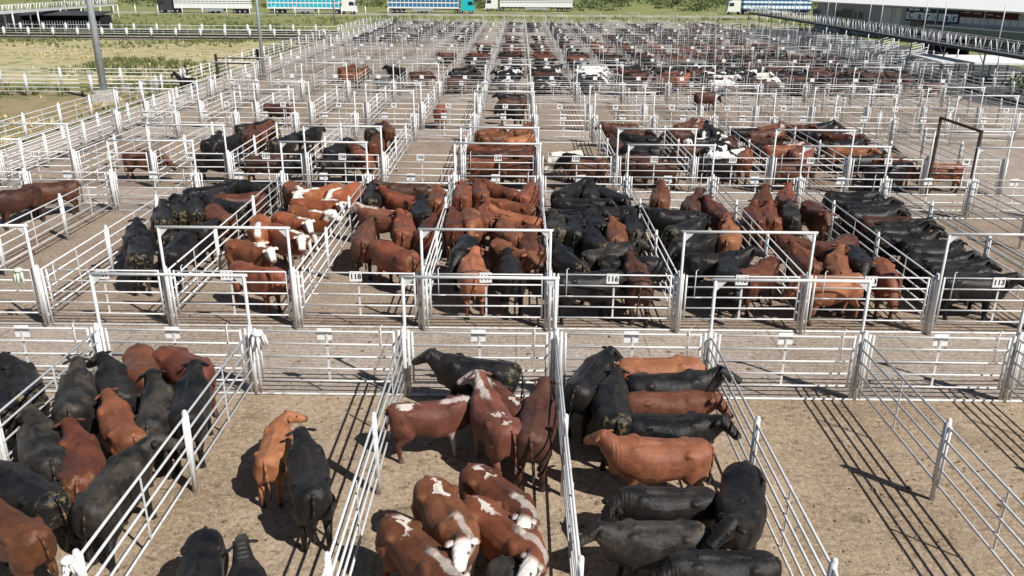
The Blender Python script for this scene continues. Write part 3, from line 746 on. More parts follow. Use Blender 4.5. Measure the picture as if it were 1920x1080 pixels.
ORDW = ['zeroth', 'first', 'second', 'third', 'fourth', 'fifth', 'sixth', 'seventh', 'eighth', 'ninth', 'tenth', 'eleventh', 'twelfth', 'thirteenth',
        'fourteenth', 'fifteenth', 'sixteenth', 'seventeenth', 'eighteenth']
HERD = []
for ln in '''A,-3,-11.07,16.49,126,1.16,K,l
A,-3,-11.20,15.60,126,1.16,K,c
A,-2,-9.69,16.00,112,1.16,G,c
A,-2,-9.07,16.61,122,1.16,K,l
A,-2,-8.88,17.45,298,1.16,R,d
A,-2,-7.85,17.62,322,1.16,R,y
A,-2,-7.66,15.44,108,1.16,G,c
A,-2,-7.09,15.79,103,1.16,K,c
A,-2,-8.17,14.83,128,1.16,R,l
A,-2,-8.27,13.43,118,1.16,R,c
A,-2,-9.28,13.87,127,1.16,G,l
A,-2,-7.33,12.65,88,1.16,G,r
A,-2,-8.82,12.52,149,1.16,K,l
A,-2,-8.59,11.50,152,1.13,R,c
A,-1,-4.88,14.36,95,0.94,O,R
A,-1,-3.86,13.13,109,1.16,K,c
A,-1,-4.94,10.43,282,1.08,K,d
A,-1,-3.97,9.95,120,1.00,K,h
A,0,-0.89,17.58,167,1.16,K,c
A,0,-1.86,15.67,12,1.03,S,d
A,0,-0.47,15.25,111,1.16,S,h
A,0,-0.31,16.30,125,1.00,S,l
A,0,0.44,15.14,82,1.16,D,c
A,0,-0.26,12.56,306,1.12,M,r
A,0,-1.14,11.86,294,1.16,M,c
A,0,-0.16,11.48,309,1.16,M,R
A,0,-1.51,10.92,308,1.16,M,l
A,0,0.07,9.94,284,1.05,G,d
A,1,1.71,17.10,65,1.16,K,r
A,1,3.37,17.67,1,1.14,O,y
A,1,3.51,16.92,5,1.16,K,c
A,1,3.32,16.21,1,1.06,O,r
A,1,3.24,15.23,358,1.07,K,r
A,1,2.11,15.93,86,1.16,K,c
A,1,2.87,14.04,180,1.13,O,r
A,1,2.78,12.64,181,1.02,K,x
A,1,2.43,11.61,184,1.00,G,c
A,1,3.35,10.83,183,1.02,K,x
A,1,4.05,12.44,253,1.16,K,r
B,-5,-20.03,34.44,215,1.21,D,d
B,-5,-20.74,32.99,240,1.21,D,c
B,-3,-12.53,25.85,109,1.21,K,c
B,-3,-13.48,27.72,109,1.21,K,c
B,-3,-11.40,26.29,91,1.21,K,r
B,-3,-13.47,30.03,110,1.21,K,c
B,-3,-13.24,31.13,112,1.21,K,l
B,-3,-12.56,31.10,113,1.21,K,c
B,-3,-11.37,30.15,128,1.21,R,d
B,-3,-11.38,32.77,211,1.20,R,d
B,-3,-12.85,33.12,245,1.21,K,c
B,-3,-13.08,34.09,34,1.20,K,c
B,-3,-11.33,34.65,157,1.21,K,l
B,-3,-11.53,31.55,157,1.21,K,c
B,-3,-11.61,27.85,61,1.20,K,c
B,-2,-9.48,34.25,299,1.21,H,d
B,-2,-8.26,33.87,237,1.21,H,l
B,-2,-7.31,34.21,244,1.21,H,x
B,-2,-8.07,31.96,347,1.21,H,r
B,-2,-8.05,30.41,321,1.21,H,c
B,-2,-8.35,29.55,317,1.21,H,c
B,-2,-9.38,28.76,284,1.21,H,d
B,-2,-8.16,27.83,314,1.21,H,r
B,-2,-8.92,26.19,325,1.21,H,c
B,-2,-8.09,23.96,331,1.21,R,y
B,-1,-4.90,34.78,182,1.21,D,c
B,-1,-6.03,33.37,96,1.21,K,r
B,-1,-4.72,32.88,144,1.21,R,c
B,-1,-5.04,30.45,160,1.21,S,c
B,-1,-4.11,28.77,99,1.21,R,c
B,-1,-3.72,30.88,102,1.21,K,c
B,-1,-3.33,32.95,93,1.21,R,c
B,-1,-3.26,28.60,84,1.21,R,c
B,-1,-4.04,25.96,136,1.21,R,d
B,-1,-5.42,27.69,94,1.21,D,c
B,0,-2.27,34.00,91,1.21,R,c
B,0,-1.59,34.13,97,1.21,R,l
B,0,-0.66,34.35,131,1.21,R,c
B,0,0.44,34.12,76,1.21,R,c
B,0,-0.09,31.81,153,1.21,R,c
B,0,0.00,30.21,148,1.21,O,c
B,0,-1.19,30.50,97,1.21,R,c
B,0,-1.70,29.88,276,1.21,R,d
B,0,-2.32,29.64,93,1.21,R,c
B,0,-0.32,28.25,108,1.21,O,c
B,0,-1.76,26.39,264,1.21,K,d
B,0,-0.31,26.12,298,1.21,R,c
B,0,-1.41,24.27,95,1.21,O,c
B,0,0.48,26.86,96,1.21,R,h
B,0,-0.18,24.28,96,1.21,K,c
B,1,2.10,34.27,58,1.21,K,c
B,1,3.15,34.13,84,1.21,K,h
B,1,4.05,33.50,293,1.21,K,c
B,1,2.50,32.50,352,1.21,K,c
B,1,2.12,30.87,356,1.21,K,c
B,1,3.64,31.35,346,1.20,K,c
B,1,1.43,29.06,92,1.21,G,c
B,1,2.13,28.89,84,1.21,K,c
B,1,2.93,29.98,95,1.21,K,c
B,1,3.57,28.27,86,1.21,R,c
B,1,4.28,28.94,87,1.21,K,c
B,1,1.66,25.31,110,1.21,K,l
B,1,2.75,27.47,103,1.21,K,c
B,1,3.03,26.02,33,1.21,G,r
B,1,2.16,23.50,11,1.21,K,d
B,1,3.72,23.75,90,1.21,D,c
B,1,3.63,25.20,351,1.20,K,d
B,2,5.98,33.73,78,1.21,R,h
B,2,6.11,30.91,173,1.21,K,d
B,2,7.08,32.55,71,1.21,D,h
B,2,7.91,31.36,97,1.21,D,c
B,2,7.60,28.27,74,1.21,O,c
B,2,6.16,27.41,218,1.21,K,d
B,2,6.52,25.60,6,1.21,K,c
B,2,7.64,24.54,44,1.20,R,d
B,2,6.63,24.36,260,1.21,K,d
B,2,6.15,29.15,44,1.21,K,c
B,3,10.06,33.03,75,1.21,R,h
B,3,11.18,33.51,75,1.21,R,h
B,3,9.73,30.85,81,1.21,R,c
B,3,10.65,31.13,76,1.21,G,c
B,3,9.06,30.70,81,1.21,R,c
B,3,11.76,31.61,268,1.21,R,c
B,3,10.03,27.19,316,1.20,D,d
B,3,11.16,27.30,228,1.21,D,d
B,3,9.45,25.59,89,1.21,R,c
B,3,10.20,24.93,74,1.21,O,c
B,3,11.52,24.33,257,1.21,R,d
B,3,9.59,23.56,193,1.20,O,d
B,3,11.28,25.85,263,1.21,K,c
C,-5,-18.91,40.97,357,1.18,D,d
C,-4,-15.40,47.18,110,1.18,R,c
C,-4,-15.06,48.17,102,1.18,R,c
C,-4,-14.78,49.17,119,1.18,R,r
C,-4,-16.95,45.54,85,1.18,K,c
C,-4,-16.20,45.88,251,1.15,K,d
C,-4,-16.16,49.95,42,1.18,K,c
C,-4,-15.15,40.82,357,1.18,K,d
C,-3,-13.02,45.39,63,1.18,K,c
C,-3,-12.14,47.89,68,1.18,K,c
C,-3,-12.53,40.35,2,1.15,D,d
C,-3,-11.02,40.43,52,1.15,K,d
C,-2,-8.99,44.32,113,1.18,R,d
C,-2,-7.82,45.07,86,1.18,R,c
C,-2,-7.81,49.48,104,1.18,R,l
C,-2,-8.55,49.12,81,1.18,K,d
C,-2,-9.71,43.38,76,1.18,K,c
C,-2,-9.15,40.45,51,1.18,K,d
C,-2,-7.82,41.43,296,1.18,R,d
C,0,-1.75,48.68,50,1.18,R,c
C,0,0.27,49.50,57,1.18,O,c
C,0,-1.27,47.13,33,1.18,R,c
C,0,0.07,46.71,36,1.15,O,d
C,0,-1.79,43.39,156,1.15,R,d
C,0,-0.09,43.62,14,1.18,R,d
C,0,-1.51,40.56,2,1.15,R,d
C,0,-0.09,40.01,351,1.15,R,c
C,0,-1.48,42.01,351,1.15,D,d
C,0,-0.27,42.44,351,1.15,R,d
C,0,0.37,42.24,74,1.18,R,c
C,1,2.50,42.48,209,1.10,W,d
C,1,3.49,40.31,198,1.15,D,d
C,1,3.18,41.30,147,1.15,K,d
C,2,6.30,50.74,183,1.18,D,c
C,2,5.35,45.14,91,1.18,D,c
C,2,6.95,46.99,157,1.18,K,c
C,2,6.61,43.96,169,1.15,K,d
C,2,6.15,40.89,182,1.15,D,d
C,2,6.92,40.24,169,1.15,D,d
C,2,5.78,41.48,196,1.15,D,c
C,3,10.31,51.28,47,1.18,D,c
C,3,11.71,50.22,101,1.18,K,c
C,3,9.72,48.81,183,1.15,D,d
C,3,10.88,48.42,257,1.18,N,d
C,3,11.69,48.34,257,1.18,N,d
C,3,10.90,50.72,73,1.18,S,h
C,3,11.71,45.61,74,1.18,D,c
C,3,10.54,43.92,43,1.18,P,r
C,3,10.74,42.61,24,1.18,Q,r
C,3,9.57,44.40,182,1.15,D,d
C,3,11.68,42.14,70,1.18,R,c
C,4,15.11,50.26,39,1.18,R,c
C,4,14.36,49.07,25,1.18,D,c
C,4,15.16,48.61,60,1.18,S,h
C,4,14.18,44.25,11,1.18,M,c
C,4,14.75,42.47,53,1.18,S,c
C,4,14.88,43.60,50,1.18,R,c
C,4,13.28,40.15,2,1.15,D,d
C,5,18.51,51.53,25,1.18,K,c
C,5,18.21,48.86,23,1.18,K,c
C,5,18.56,47.77,322,1.18,R,c
C,5,16.92,51.00,324,1.15,D,c
C,5,18.67,44.09,351,1.18,K,c
C,5,17.55,43.79,330,1.18,O,c
C,5,18.05,39.98,2,1.18,K,d
C,5,19.21,41.43,290,1.15,S,d
C,5,18.74,40.82,314,1.15,R,d
C,5,18.13,45.68,21,1.18,K,c
C,6,20.94,40.23,182,1.15,R,d
D,-1,-5.40,57.47,87,1.18,O,d
D,0,-0.43,64.43,183,1.15,K,c
D,0,-0.41,61.22,204,1.18,D,d
D,0,-0.63,58.19,139,1.15,K,d
D,-4,-16.81,57.81,340,1.15,D,d
D,4,14.69,65.91,22,1.18,D,d
E,-4,-16.94,82.84,63,1.18,R,c
E,-4,-15.16,82.01,65,1.18,R,d
E,-4,-15.46,78.17,4,1.18,R,d
E,-3,-11.96,82.66,152,1.18,K,c
E,-3,-11.65,74.27,4,1.18,K,d
E,-2,-9.14,78.62,4,1.18,D,d
E,-1,-4.91,75.35,33,1.18,K,c
E,-1,-5.49,81.14,30,1.18,K,c
E,-1,-4.25,76.35,4,1.18,K,d
E,0,-1.10,84.22,127,1.18,P,c
E,0,-1.12,79.69,163,1.18,P,l
E,0,-1.22,74.02,150,1.18,P,d
E,0,-0.69,82.83,316,1.18,P,c
E,1,3.36,85.08,31,1.18,P,c
E,1,2.48,80.87,159,1.18,K,c
E,1,3.08,75.30,4,1.18,K,d
E,1,2.37,77.96,4,1.18,D,d
E,1,2.15,82.80,184,1.18,P,d
E,2,7.20,82.68,29,1.18,Q,c
E,2,7.36,83.54,4,1.18,Q,r
E,2,6.63,80.25,161,1.18,Q,c
E,2,6.60,75.51,4,1.18,P,d
E,2,6.19,76.88,338,1.18,K,d
E,3,11.03,85.08,42,1.18,K,c
E,3,11.24,79.69,26,1.18,D,c
E,3,9.88,75.43,27,1.18,D,d
E,3,9.59,77.25,184,1.18,N,d
E,3,11.39,84.50,227,1.18,K,c
E,4,14.56,80.30,4,1.18,O,d
E,4,14.74,76.82,45,1.18,O,c
E,4,13.13,75.46,220,1.18,D,d
E,4,14.78,78.08,68,1.18,N,c
E,4,14.04,83.56,4,1.18,K,c
E,5,18.74,77.48,336,1.18,Q,c
E,5,17.75,74.29,4,1.18,Q,d
E,5,16.96,84.18,33,1.18,P,c
E,5,18.78,84.86,32,1.18,K,c
E,5,18.04,75.99,4,1.18,D,d
E,6,22.42,79.91,352,1.18,W,c
E,6,22.41,76.58,4,1.18,Q,d
E,6,21.21,84.06,26,1.18,K,c
E,7,26.25,81.79,336,1.18,K,d
E,7,25.38,84.59,26,1.18,D,d
E,8,29.31,80.71,4,1.18,D,c
E,0,-0.83,81.44,20,1.18,P,d
E,0,-0.99,77.06,352,1.18,K,c
E,0,-1.07,75.92,140,1.18,K,d
E,1,2.59,77.12,17,1.18,K,c
E,1,2.66,74.61,351,1.18,P,d
E,1,2.67,79.37,185,1.18,D,c
E,2,7.18,79.13,20,1.18,Q,c
E,2,7.23,85.05,184,1.18,Q,d
E,2,6.41,77.72,350,1.18,P,c
E,2,6.12,74.45,195,1.18,K,c
E,3,11.20,80.47,19,1.18,K,c
E,3,10.88,81.86,184,1.18,D,c
E,3,9.56,74.58,196,1.18,K,d
E,4,14.95,83.11,18,1.18,K,c
E,4,13.32,76.90,195,1.18,D,d
E,4,13.75,78.84,5,1.18,D,c
E,5,17.23,80.87,19,1.18,D,c
E,5,18.73,80.58,197,1.18,P,c
E,5,17.40,75.18,196,1.18,K,c
E,6,22.46,82.81,17,1.18,P,c
E,6,21.32,73.88,4,1.18,D,d
E,6,20.80,79.22,17,1.18,K,c
E,7,24.55,80.46,17,1.18,K,c
E,7,25.80,78.26,196,1.18,D,c
E,7,24.91,74.36,4,1.18,K,d
E,8,28.52,80.08,4,1.18,D,c
E,8,29.28,77.12,184,1.18,K,c
E,9,32.09,84.44,4,1.18,K,c
E,9,33.56,80.59,351,1.18,D,c
E,-1,-5.43,74.37,4,1.18,D,d
E,-1,-5.57,82.41,32,1.18,K,c
E,-1,-5.19,78.51,198,1.18,K,c
E,8,29.32,84.51,4,1.18,D,c
B,4,14.12,34.30,350,1.10,K,c
B,4,13.80,33.56,348,1.12,K,r
B,4,14.15,32.82,5,1.08,K,h
B,4,14.18,32.08,5,1.15,K,r
B,4,13.86,31.34,9,1.15,K,r
B,4,14.15,30.60,352,1.09,D,d
B,4,14.43,29.86,9,1.15,K,r
B,4,13.79,29.12,1,1.13,K,h
B,4,13.88,28.38,353,1.08,K,h
B,4,14.42,27.64,348,1.09,K,d
B,4,14.19,26.90,7,1.11,K,l
B,4,13.96,26.16,354,1.10,K,c
B,4,14.15,25.42,6,1.06,K,c
B,4,13.98,24.68,10,1.11,K,d
B,4,13.99,23.94,355,1.17,K,c
C,2,6.61,42.22,5,0.98,K,l
C,2,6.48,45.98,185,1.00,K,d
C,2,6.65,49.10,351,1.08,D,c
C,3,10.11,41.73,352,1.00,K,c
C,3,10.47,45.04,189,0.95,K,r
C,3,10.35,46.93,11,1.09,P,h
C,3,10.10,49.64,352,1.02,K,c
C,4,13.78,41.49,353,0.96,K,c
C,4,14.01,44.82,200,1.02,K,c
C,4,13.91,47.11,345,1.06,D,h
C,4,13.70,50.26,4,1.04,K,r
C,5,17.78,42.15,13,1.10,K,d
C,5,17.85,44.80,168,1.02,D,c
C,5,17.81,47.06,6,0.98,K,c
C,5,17.85,49.69,170,1.07,K,l
E,5,17.82,76.58,353,1.00,D,c
E,5,17.83,79.68,199,1.08,K,d
E,5,17.85,83.26,175,1.09,D,h
E,6,21.72,75.84,353,1.07,D,d
E,6,21.72,78.14,181,1.05,K,r
E,6,21.43,80.81,198,1.10,D,d
E,6,21.65,83.36,356,1.07,K,r
E,7,25.50,75.07,15,1.02,K,l
E,7,25.15,76.42,169,1.09,D,c
E,7,25.48,77.47,165,1.07,D,c
E,7,25.40,79.09,346,1.07,K,h
E,7,25.44,80.14,197,0.96,D,d
E,7,25.10,81.41,182,1.07,K,c
E,7,25.32,82.81,352,0.96,D,h
E,7,25.25,83.87,12,0.99,K,l
E,8,28.96,75.25,164,1.04,D,r
E,8,29.26,76.49,177,1.02,K,d
E,8,29.37,78.29,5,1.02,D,c
E,8,28.97,79.41,355,1.06,K,r
E,8,29.48,81.32,170,0.95,D,c
E,8,28.96,82.31,165,1.07,K,h
E,8,29.06,83.94,1,0.99,D,c
E,9,32.96,75.20,7,1.00,K,l
E,9,32.91,76.72,198,1.02,D,h
E,9,32.96,78.03,350,1.10,K,r
E,9,33.00,79.36,4,1.04,D,r
E,9,33.06,81.34,168,1.05,K,c
E,9,32.85,82.35,353,0.98,K,c
E,9,33.16,84.01,12,1.09,D,c
E,10,36.91,74.97,186,0.96,D,c
E,10,36.79,76.73,187,1.04,K,d
E,10,36.54,78.79,195,1.02,D,c
E,10,36.68,80.35,10,1.03,K,l
E,10,36.90,82.47,180,1.00,D,l
E,10,36.87,83.94,350,1.02,K,h
E,-1,-4.71,77.00,176,0.95,D,h
E,-1,-4.56,82.03,184,0.96,K,r
F,-1,-4.52,92.78,196,0.97,K,c
F,-1,-4.83,94.03,18,1.07,K,d
F,-1,-4.78,95.28,161,1.06,K,c
F,-1,-4.77,96.53,163,1.08,D,d
F,-1,-4.58,97.78,9,1.09,D,d
F,-1,-4.55,99.03,188,1.03,D,h
F,-1,-4.67,100.28,14,0.96,D,c
F,-1,-4.64,101.53,181,1.00,R,l
F,0,-0.66,92.78,162,0.99,K,d
F,0,-1.09,94.03,343,1.04,K,c
F,0,-0.79,95.28,359,0.98,K,d
F,0,-1.06,96.53,173,1.03,D,c
F,0,-0.83,97.78,172,1.08,K,h
F,0,-0.72,99.03,350,1.05,D,r
F,0,-0.98,100.28,185,1.08,K,c
F,0,-0.80,101.53,6,1.04,D,h
F,1,2.69,92.78,197,0.96,K,h
F,1,2.94,94.03,342,1.00,K,h
F,1,3.10,95.28,165,1.07,R,h
F,1,2.92,96.53,14,1.04,R,c
F,1,2.95,97.78,340,0.98,R,c
F,1,2.76,99.03,193,1.01,R,h
F,1,3.09,100.28,356,1.06,D,d
F,1,2.96,101.53,192,1.02,R,c
F,2,6.83,92.78,196,0.99,K,d
F,2,6.67,94.03,173,0.99,D,h
F,2,6.51,95.28,171,1.09,R,c
F,2,6.86,96.53,163,0.97,R,c
F,2,6.81,97.78,187,1.02,R,c
F,2,6.86,99.03,358,0.97,R,c
F,2,6.85,100.28,345,0.99,D,h
F,2,6.40,101.53,16,1.08,K,c
F,3,10.52,92.78,10,1.05,K,r
F,3,10.49,94.03,185,1.07,K,d
F,3,10.23,95.28,347,1.09,D,c
F,3,10.25,96.53,7,1.09,D,d
F,3,10.52,97.78,14,1.01,K,h
F,3,10.49,99.03,174,1.08,K,d
F,3,10.23,100.28,346,0.99,D,h
F,3,10.39,101.53,175,0.97,K,c
F,4,14.14,92.78,167,0.95,K,c
F,4,14.12,94.03,198,0.96,N,r
F,4,14.37,95.28,167,1.04,N,r
F,4,14.10,96.53,188,1.06,N,d
F,4,14.02,97.78,345,1.03,K,c
F,4,14.18,99.03,347,1.04,S,h
F,4,13.99,100.28,355,1.04,N,h
F,4,13.99,101.53,4,1.06,K,h
F,5,18.10,92.78,9,1.08,K,d
F,5,17.80,94.03,170,1.03,R,h
F,5,18.05,95.28,360,0.96,R,d
F,5,17.99,96.53,346,1.04,R,c
F,5,17.67,97.78,195,1.09,D,d
F,5,17.76,99.03,2,0.96,R,l
F,5,17.87,100.28,168,0.99,D,d
F,5,17.78,101.53,16,1.01,K,c
F,6,21.61,92.66,163,0.96,K,l
F,6,21.81,93.66,351,1.09,D,d
F,6,21.39,94.66,20,0.95,D,r
F,6,21.65,95.66,163,1.00,K,c
F,6,21.42,96.66,8,1.02,D,c
F,6,21.72,97.65,181,0.97,K,h
F,6,21.39,98.65,4,0.96,K,r
F,6,21.69,99.65,191,1.09,D,c
F,6,21.70,100.65,170,0.98,D,l
F,6,21.67,101.65,3,0.98,K,h
F,7,25.23,92.66,198,0.97,D,r
F,7,25.45,93.66,1,0.99,D,d
F,7,25.26,94.66,164,1.08,K,d
F,7,25.63,95.66,358,1.00,K,h
F,7,25.49,96.66,15,0.98,D,c
F,7,25.46,97.65,175,1.09,K,l
F,7,25.17,98.65,354,0.98,D,l
F,7,25.51,99.65,357,1.03,K,r
F,7,25.21,100.65,195,1.00,D,c
F,7,25.61,101.65,360,1.01,K,d
F,8,29.10,92.72,343,0.98,D,c
F,8,29.13,93.83,345,1.06,K,d
F,8,29.24,94.94,173,1.08,D,l
F,8,29.07,96.05,12,1.01,K,h
F,8,29.26,97.16,177,1.08,K,h
F,8,29.05,98.27,17,1.00,D,c
F,8,29.29,99.38,5,0.98,D,h
F,8,29.17,100.48,178,1.05,K,l
F,8,29.12,101.59,14,1.00,K,d
F,-2,-8.48,94.66,346,0.99,K,d
F,-2,-8.27,99.65,191,1.10,D,l
F,9,33.07,92.78,185,1.09,K,c
F,9,32.97,94.03,170,0.98,D,d
F,9,33.00,95.28,358,1.04,K,c
F,9,32.74,96.53,11,1.07,D,d
F,9,32.69,97.78,351,0.96,K,l
F,9,33.06,99.03,349,0.96,K,h
F,9,32.76,100.28,340,1.07,D,c
F,9,32.79,101.53,173,1.01,K,c
F,10,36.77,92.78,186,1.04,K,r
F,10,36.44,94.03,196,1.07,K,c
F,10,36.78,95.28,342,1.01,D,d
F,10,36.78,96.53,14,1.07,K,d
F,10,36.47,97.78,197,0.97,D,c
F,10,36.60,99.03,194,1.03,K,c
F,10,36.42,100.28,171,1.01,D,h
F,10,36.77,101.53,191,0.97,K,h
G,0,-1.11,108.85,2,1.06,D,d
G,0,-0.81,110.19,0,1.05,D,c
G,0,-1.06,111.68,11,1.07,K,h
G,0,-0.95,113.27,160,1.04,D,c
G,0,-0.78,114.99,198,1.08,D,l
G,0,-1.07,116.64,18,1.06,K,c
G,0,-0.99,117.69,198,1.04,D,d
G,1,3.10,109.77,200,1.06,D,c
G,1,2.68,113.51,171,1.06,K,r
G,1,2.83,117.01,188,0.99,D,d
G,2,6.81,110.75,355,1.05,K,l
G,2,6.48,115.79,169,1.03,D,c
G,3,10.41,109.21,9,1.07,R,h
G,3,10.29,111.02,1,1.06,R,d
G,3,10.48,113.06,162,1.01,R,r
G,3,10.41,115.30,175,1.01,R,c
G,3,10.50,117.35,200,1.06,R,l
G,4,14.19,109.97,346,1.03,D,d
G,4,14.29,113.12,187,0.96,R,d
G,4,13.88,116.99,19,1.01,D,l
G,5,18.09,110.08,182,1.07,R,c
G,5,18.08,113.41,182,1.09,R,l
G,5,17.76,116.67,15,0.99,R,r
G,6,21.69,109.84,360,1.01,R,d
G,6,21.62,113.10,177,1.04,R,h
G,6,21.63,117.09,7,0.98,D,d
G,7,25.48,109.18,352,1.05,D,d
G,7,25.31,111.14,190,1.00,R,h
G,7,25.26,113.31,166,1.01,D,c
G,7,25.29,115.74,194,1.01,R,c
G,7,25.34,117.62,169,0.99,D,r
G,8,29.20,109.18,6,0.96,D,h
G,8,29.09,111.72,176,1.09,R,c
G,8,28.98,114.71,359,1.00,R,r
G,8,29.14,117.06,2,1.02,D,h
G,9,33.14,109.58,13,1.02,K,d
G,9,32.77,112.20,17,1.10,D,l
G,9,32.67,114.47,165,0.97,K,h
G,9,32.99,117.48,166,1.09,D,d
G,-1,-4.65,110.88,342,0.99,K,l
G,-1,-4.81,115.74,189,0.98,D,c
H,0,-1.08,127.44,345,1.10,D,c
H,0,-1.07,132.66,195,1.05,D,r
H,1,3.05,130.06,166,1.03,K,r
H,2,6.58,126.40,1,0.99,K,c
H,2,6.49,130.40,163,1.04,K,d
H,2,6.40,133.76,192,1.01,D,h
H,3,10.46,126.56,1,1.04,D,l
H,3,10.14,130.25,180,0.97,K,l
H,3,10.17,133.56,194,0.98,K,l
H,4,14.32,125.73,9,1.01,K,c
H,4,14.37,127.92,3,1.06,K,c
H,4,14.23,130.00,165,0.98,D,c
H,4,14.37,132.49,357,1.08,K,h
H,4,13.98,134.66,199,1.01,K,l
H,5,18.04,125.87,351,0.98,D,h
H,5,17.70,127.90,173,1.01,K,c
H,5,17.87,130.39,18,1.03,K,h
H,5,17.81,132.40,5,1.05,D,l
H,5,17.79,134.45,9,1.06,K,d
H,6,21.79,125.99,165,1.08,K,d
H,6,21.72,129.03,354,1.01,D,d
H,6,21.83,131.24,194,1.01,D,c
H,6,21.82,134.13,352,0.97,K,c
H,7,25.59,125.70,183,1.03,D,d
H,7,25.37,128.32,13,1.02,D,h
H,7,25.34,130.49,9,1.10,K,r
H,7,25.18,132.58,179,1.01,K,h
H,7,25.21,134.63,11,1.07,D,h
H,8,29.01,126.10,182,0.98,D,c
H,8,29.03,128.66,13,0.99,K,c
H,8,29.00,131.39,190,1.07,K,c
H,8,29.11,133.94,15,1.05,D,c
H,9,32.74,127.74,187,1.06,K,d
H,9,33.14,132.83,183,0.98,D,c
H,-2,-8.30,127.48,181,1.09,K,r
H,-2,-8.61,132.71,183,1.07,D,d
H,-4,-15.70,126.71,18,1.03,K,c
H,-4,-15.91,130.18,195,0.97,K,c
H,-4,-16.09,133.73,165,0.96,K,c
H,-5,-19.77,126.15,342,1.02,K,d
H,-5,-19.65,128.92,167,0.98,K,d
H,-5,-19.54,131.71,7,1.03,K,d
H,-5,-19.48,134.04,198,1.05,K,l
H,-6,-23.64,126.18,7,1.02,K,r
H,-6,-23.46,128.92,162,0.95,K,d
H,-6,-23.32,131.65,181,1.08,K,d
H,-6,-23.38,134.28,181,1.10,K,d
I,-6,-23.45,142.84,0,0.99,K,h
I,-6,-23.68,144.92,345,0.98,K,r
I,-6,-23.43,147.13,345,1.08,K,r
I,-6,-23.37,149.05,4,1.09,D,c
I,-6,-23.34,151.35,0,0.99,D,c
I,-5,-19.84,142.84,170,0.99,K,d
I,-5,-19.51,145.46,0,1.00,K,h
I,-5,-19.89,148.58,341,1.07,D,d
I,-5,-19.76,151.21,172,0.98,K,h
I,-4,-15.71,142.68,170,0.96,K,c
I,-4,-15.77,143.92,195,1.07,K,c
I,-4,-16.07,145.11,194,0.96,D,h
I,-4,-15.98,146.14,353,1.01,K,d
I,-4,-16.15,147.45,189,0.99,K,d
I,-4,-15.92,148.84,180,1.08,D,l
I,-4,-16.06,150.50,357,0.99,D,r
I,-4,-15.92,151.81,167,1.03,K,c
I,-3,-12.41,142.79,183,1.05,K,d
I,-3,-12.05,144.05,357,1.05,K,h
I,-3,-12.39,145.42,357,0.97,D,h
I,-3,-12.23,147.31,16,1.08,K,c
I,-3,-12.41,148.75,7,1.00,D,r
I,-3,-11.96,150.37,183,0.99,D,c
I,-3,-12.01,151.40,163,1.02,K,d
I,-2,-8.42,142.71,190,1.04,K,l
I,-2,-8.45,144.50,161,1.02,K,l
I,-2,-8.59,146.10,2,1.02,D,r
I,-2,-8.63,148.14,11,0.97,K,d
I,-2,-8.51,149.50,192,1.03,D,r
I,-2,-8.38,151.53,185,0.96,K,h
I,2,6.37,142.68,4,0.96,K,d
I,2,6.66,144.18,182,1.04,K,h
I,2,6.57,145.41,173,1.01,D,c
I,2,6.83,147.11,342,1.05,K,r
I,2,6.62,148.87,160,1.09,D,h
I,2,6.41,149.89,5,0.97,D,d
I,2,6.37,151.45,4,1.07,K,d
I,3,10.46,142.84,191,1.03,D,l
I,3,10.38,145.70,162,1.08,K,d
I,3,10.17,148.54,172,1.02,D,r
I,3,10.50,151.09,13,0.95,K,r
I,5,17.86,142.55,195,0.98,K,h
I,5,17.98,143.96,197,1.04,K,h
I,5,17.79,145.60,180,1.07,D,l
I,5,17.80,146.82,345,1.06,K,h
I,5,18.03,148.73,178,1.03,K,c
I,5,17.97,150.30,351,0.99,D,c
I,5,17.80,151.83,340,1.03,K,c
I,6,21.41,142.26,347,0.97,K,d
I,6,21.68,143.98,355,0.99,K,c
I,6,21.61,145.33,4,0.99,D,l
I,6,21.45,146.42,10,1.03,K,r
I,6,21.64,147.49,173,1.06,K,c
I,6,21.60,148.86,186,1.02,D,l
I,6,21.54,150.14,188,1.06,D,d
I,6,21.85,151.48,8,1.10,K,r
I,7,25.42,142.93,167,0.97,K,d
I,7,25.35,144.49,4,1.06,K,c
I,7,25.24,146.29,343,1.04,K,r
I,7,25.23,148.14,187,1.05,D,l
I,7,25.20,149.64,8,1.06,D,h
I,7,25.51,151.57,343,1.03,K,r
I,8,29.22,142.91,341,0.95,K,h
I,8,29.05,145.53,13,1.09,D,c
I,8,28.92,148.54,11,0.99,K,h
I,8,29.13,150.92,347,1.08,D,c
I,10,36.46,142.30,354,1.04,K,d
I,10,36.45,144.28,186,1.07,K,d
I,10,36.55,145.68,341,1.07,D,l
I,10,36.83,147.13,176,0.97,K,r
I,10,36.88,148.82,169,1.09,K,l
I,10,36.52,150.14,346,0.95,D,c
I,10,36.80,151.36,342,0.98,K,r
J,-6,-23.67,159.45,165,1.04,K,h
J,-6,-23.53,160.74,194,1.09,D,d
J,-6,-23.56,161.83,166,1.02,K,l
J,-6,-23.64,163.02,7,1.06,K,c
J,-6,-23.27,164.67,197,1.03,D,c
J,-6,-23.37,166.14,9,1.09,K,c
J,-6,-23.44,167.35,6,1.03,K,h
J,-6,-23.47,168.55,355,0.97,D,l
J,-5,-19.66,159.08,346,0.96,K,l
J,-5,-19.83,160.43,185,1.06,D,d
J,-5,-19.52,162.15,351,0.96,K,r
J,-5,-19.65,163.55,18,1.06,D,d
J,-5,-19.81,164.51,167,1.07,K,d
J,-5,-19.44,166.18,174,0.95,D,d
J,-5,-19.58,167.51,3,1.09,K,h
J,-5,-19.47,168.66,174,1.06,K,r
J,-4,-15.68,159.20,163,0.98,K,h
J,-4,-16.06,160.64,162,1.01,K,c
J,-4,-15.98,161.69,1,0.96,K,r
J,-4,-15.74,163.58,197,1.08,D,l
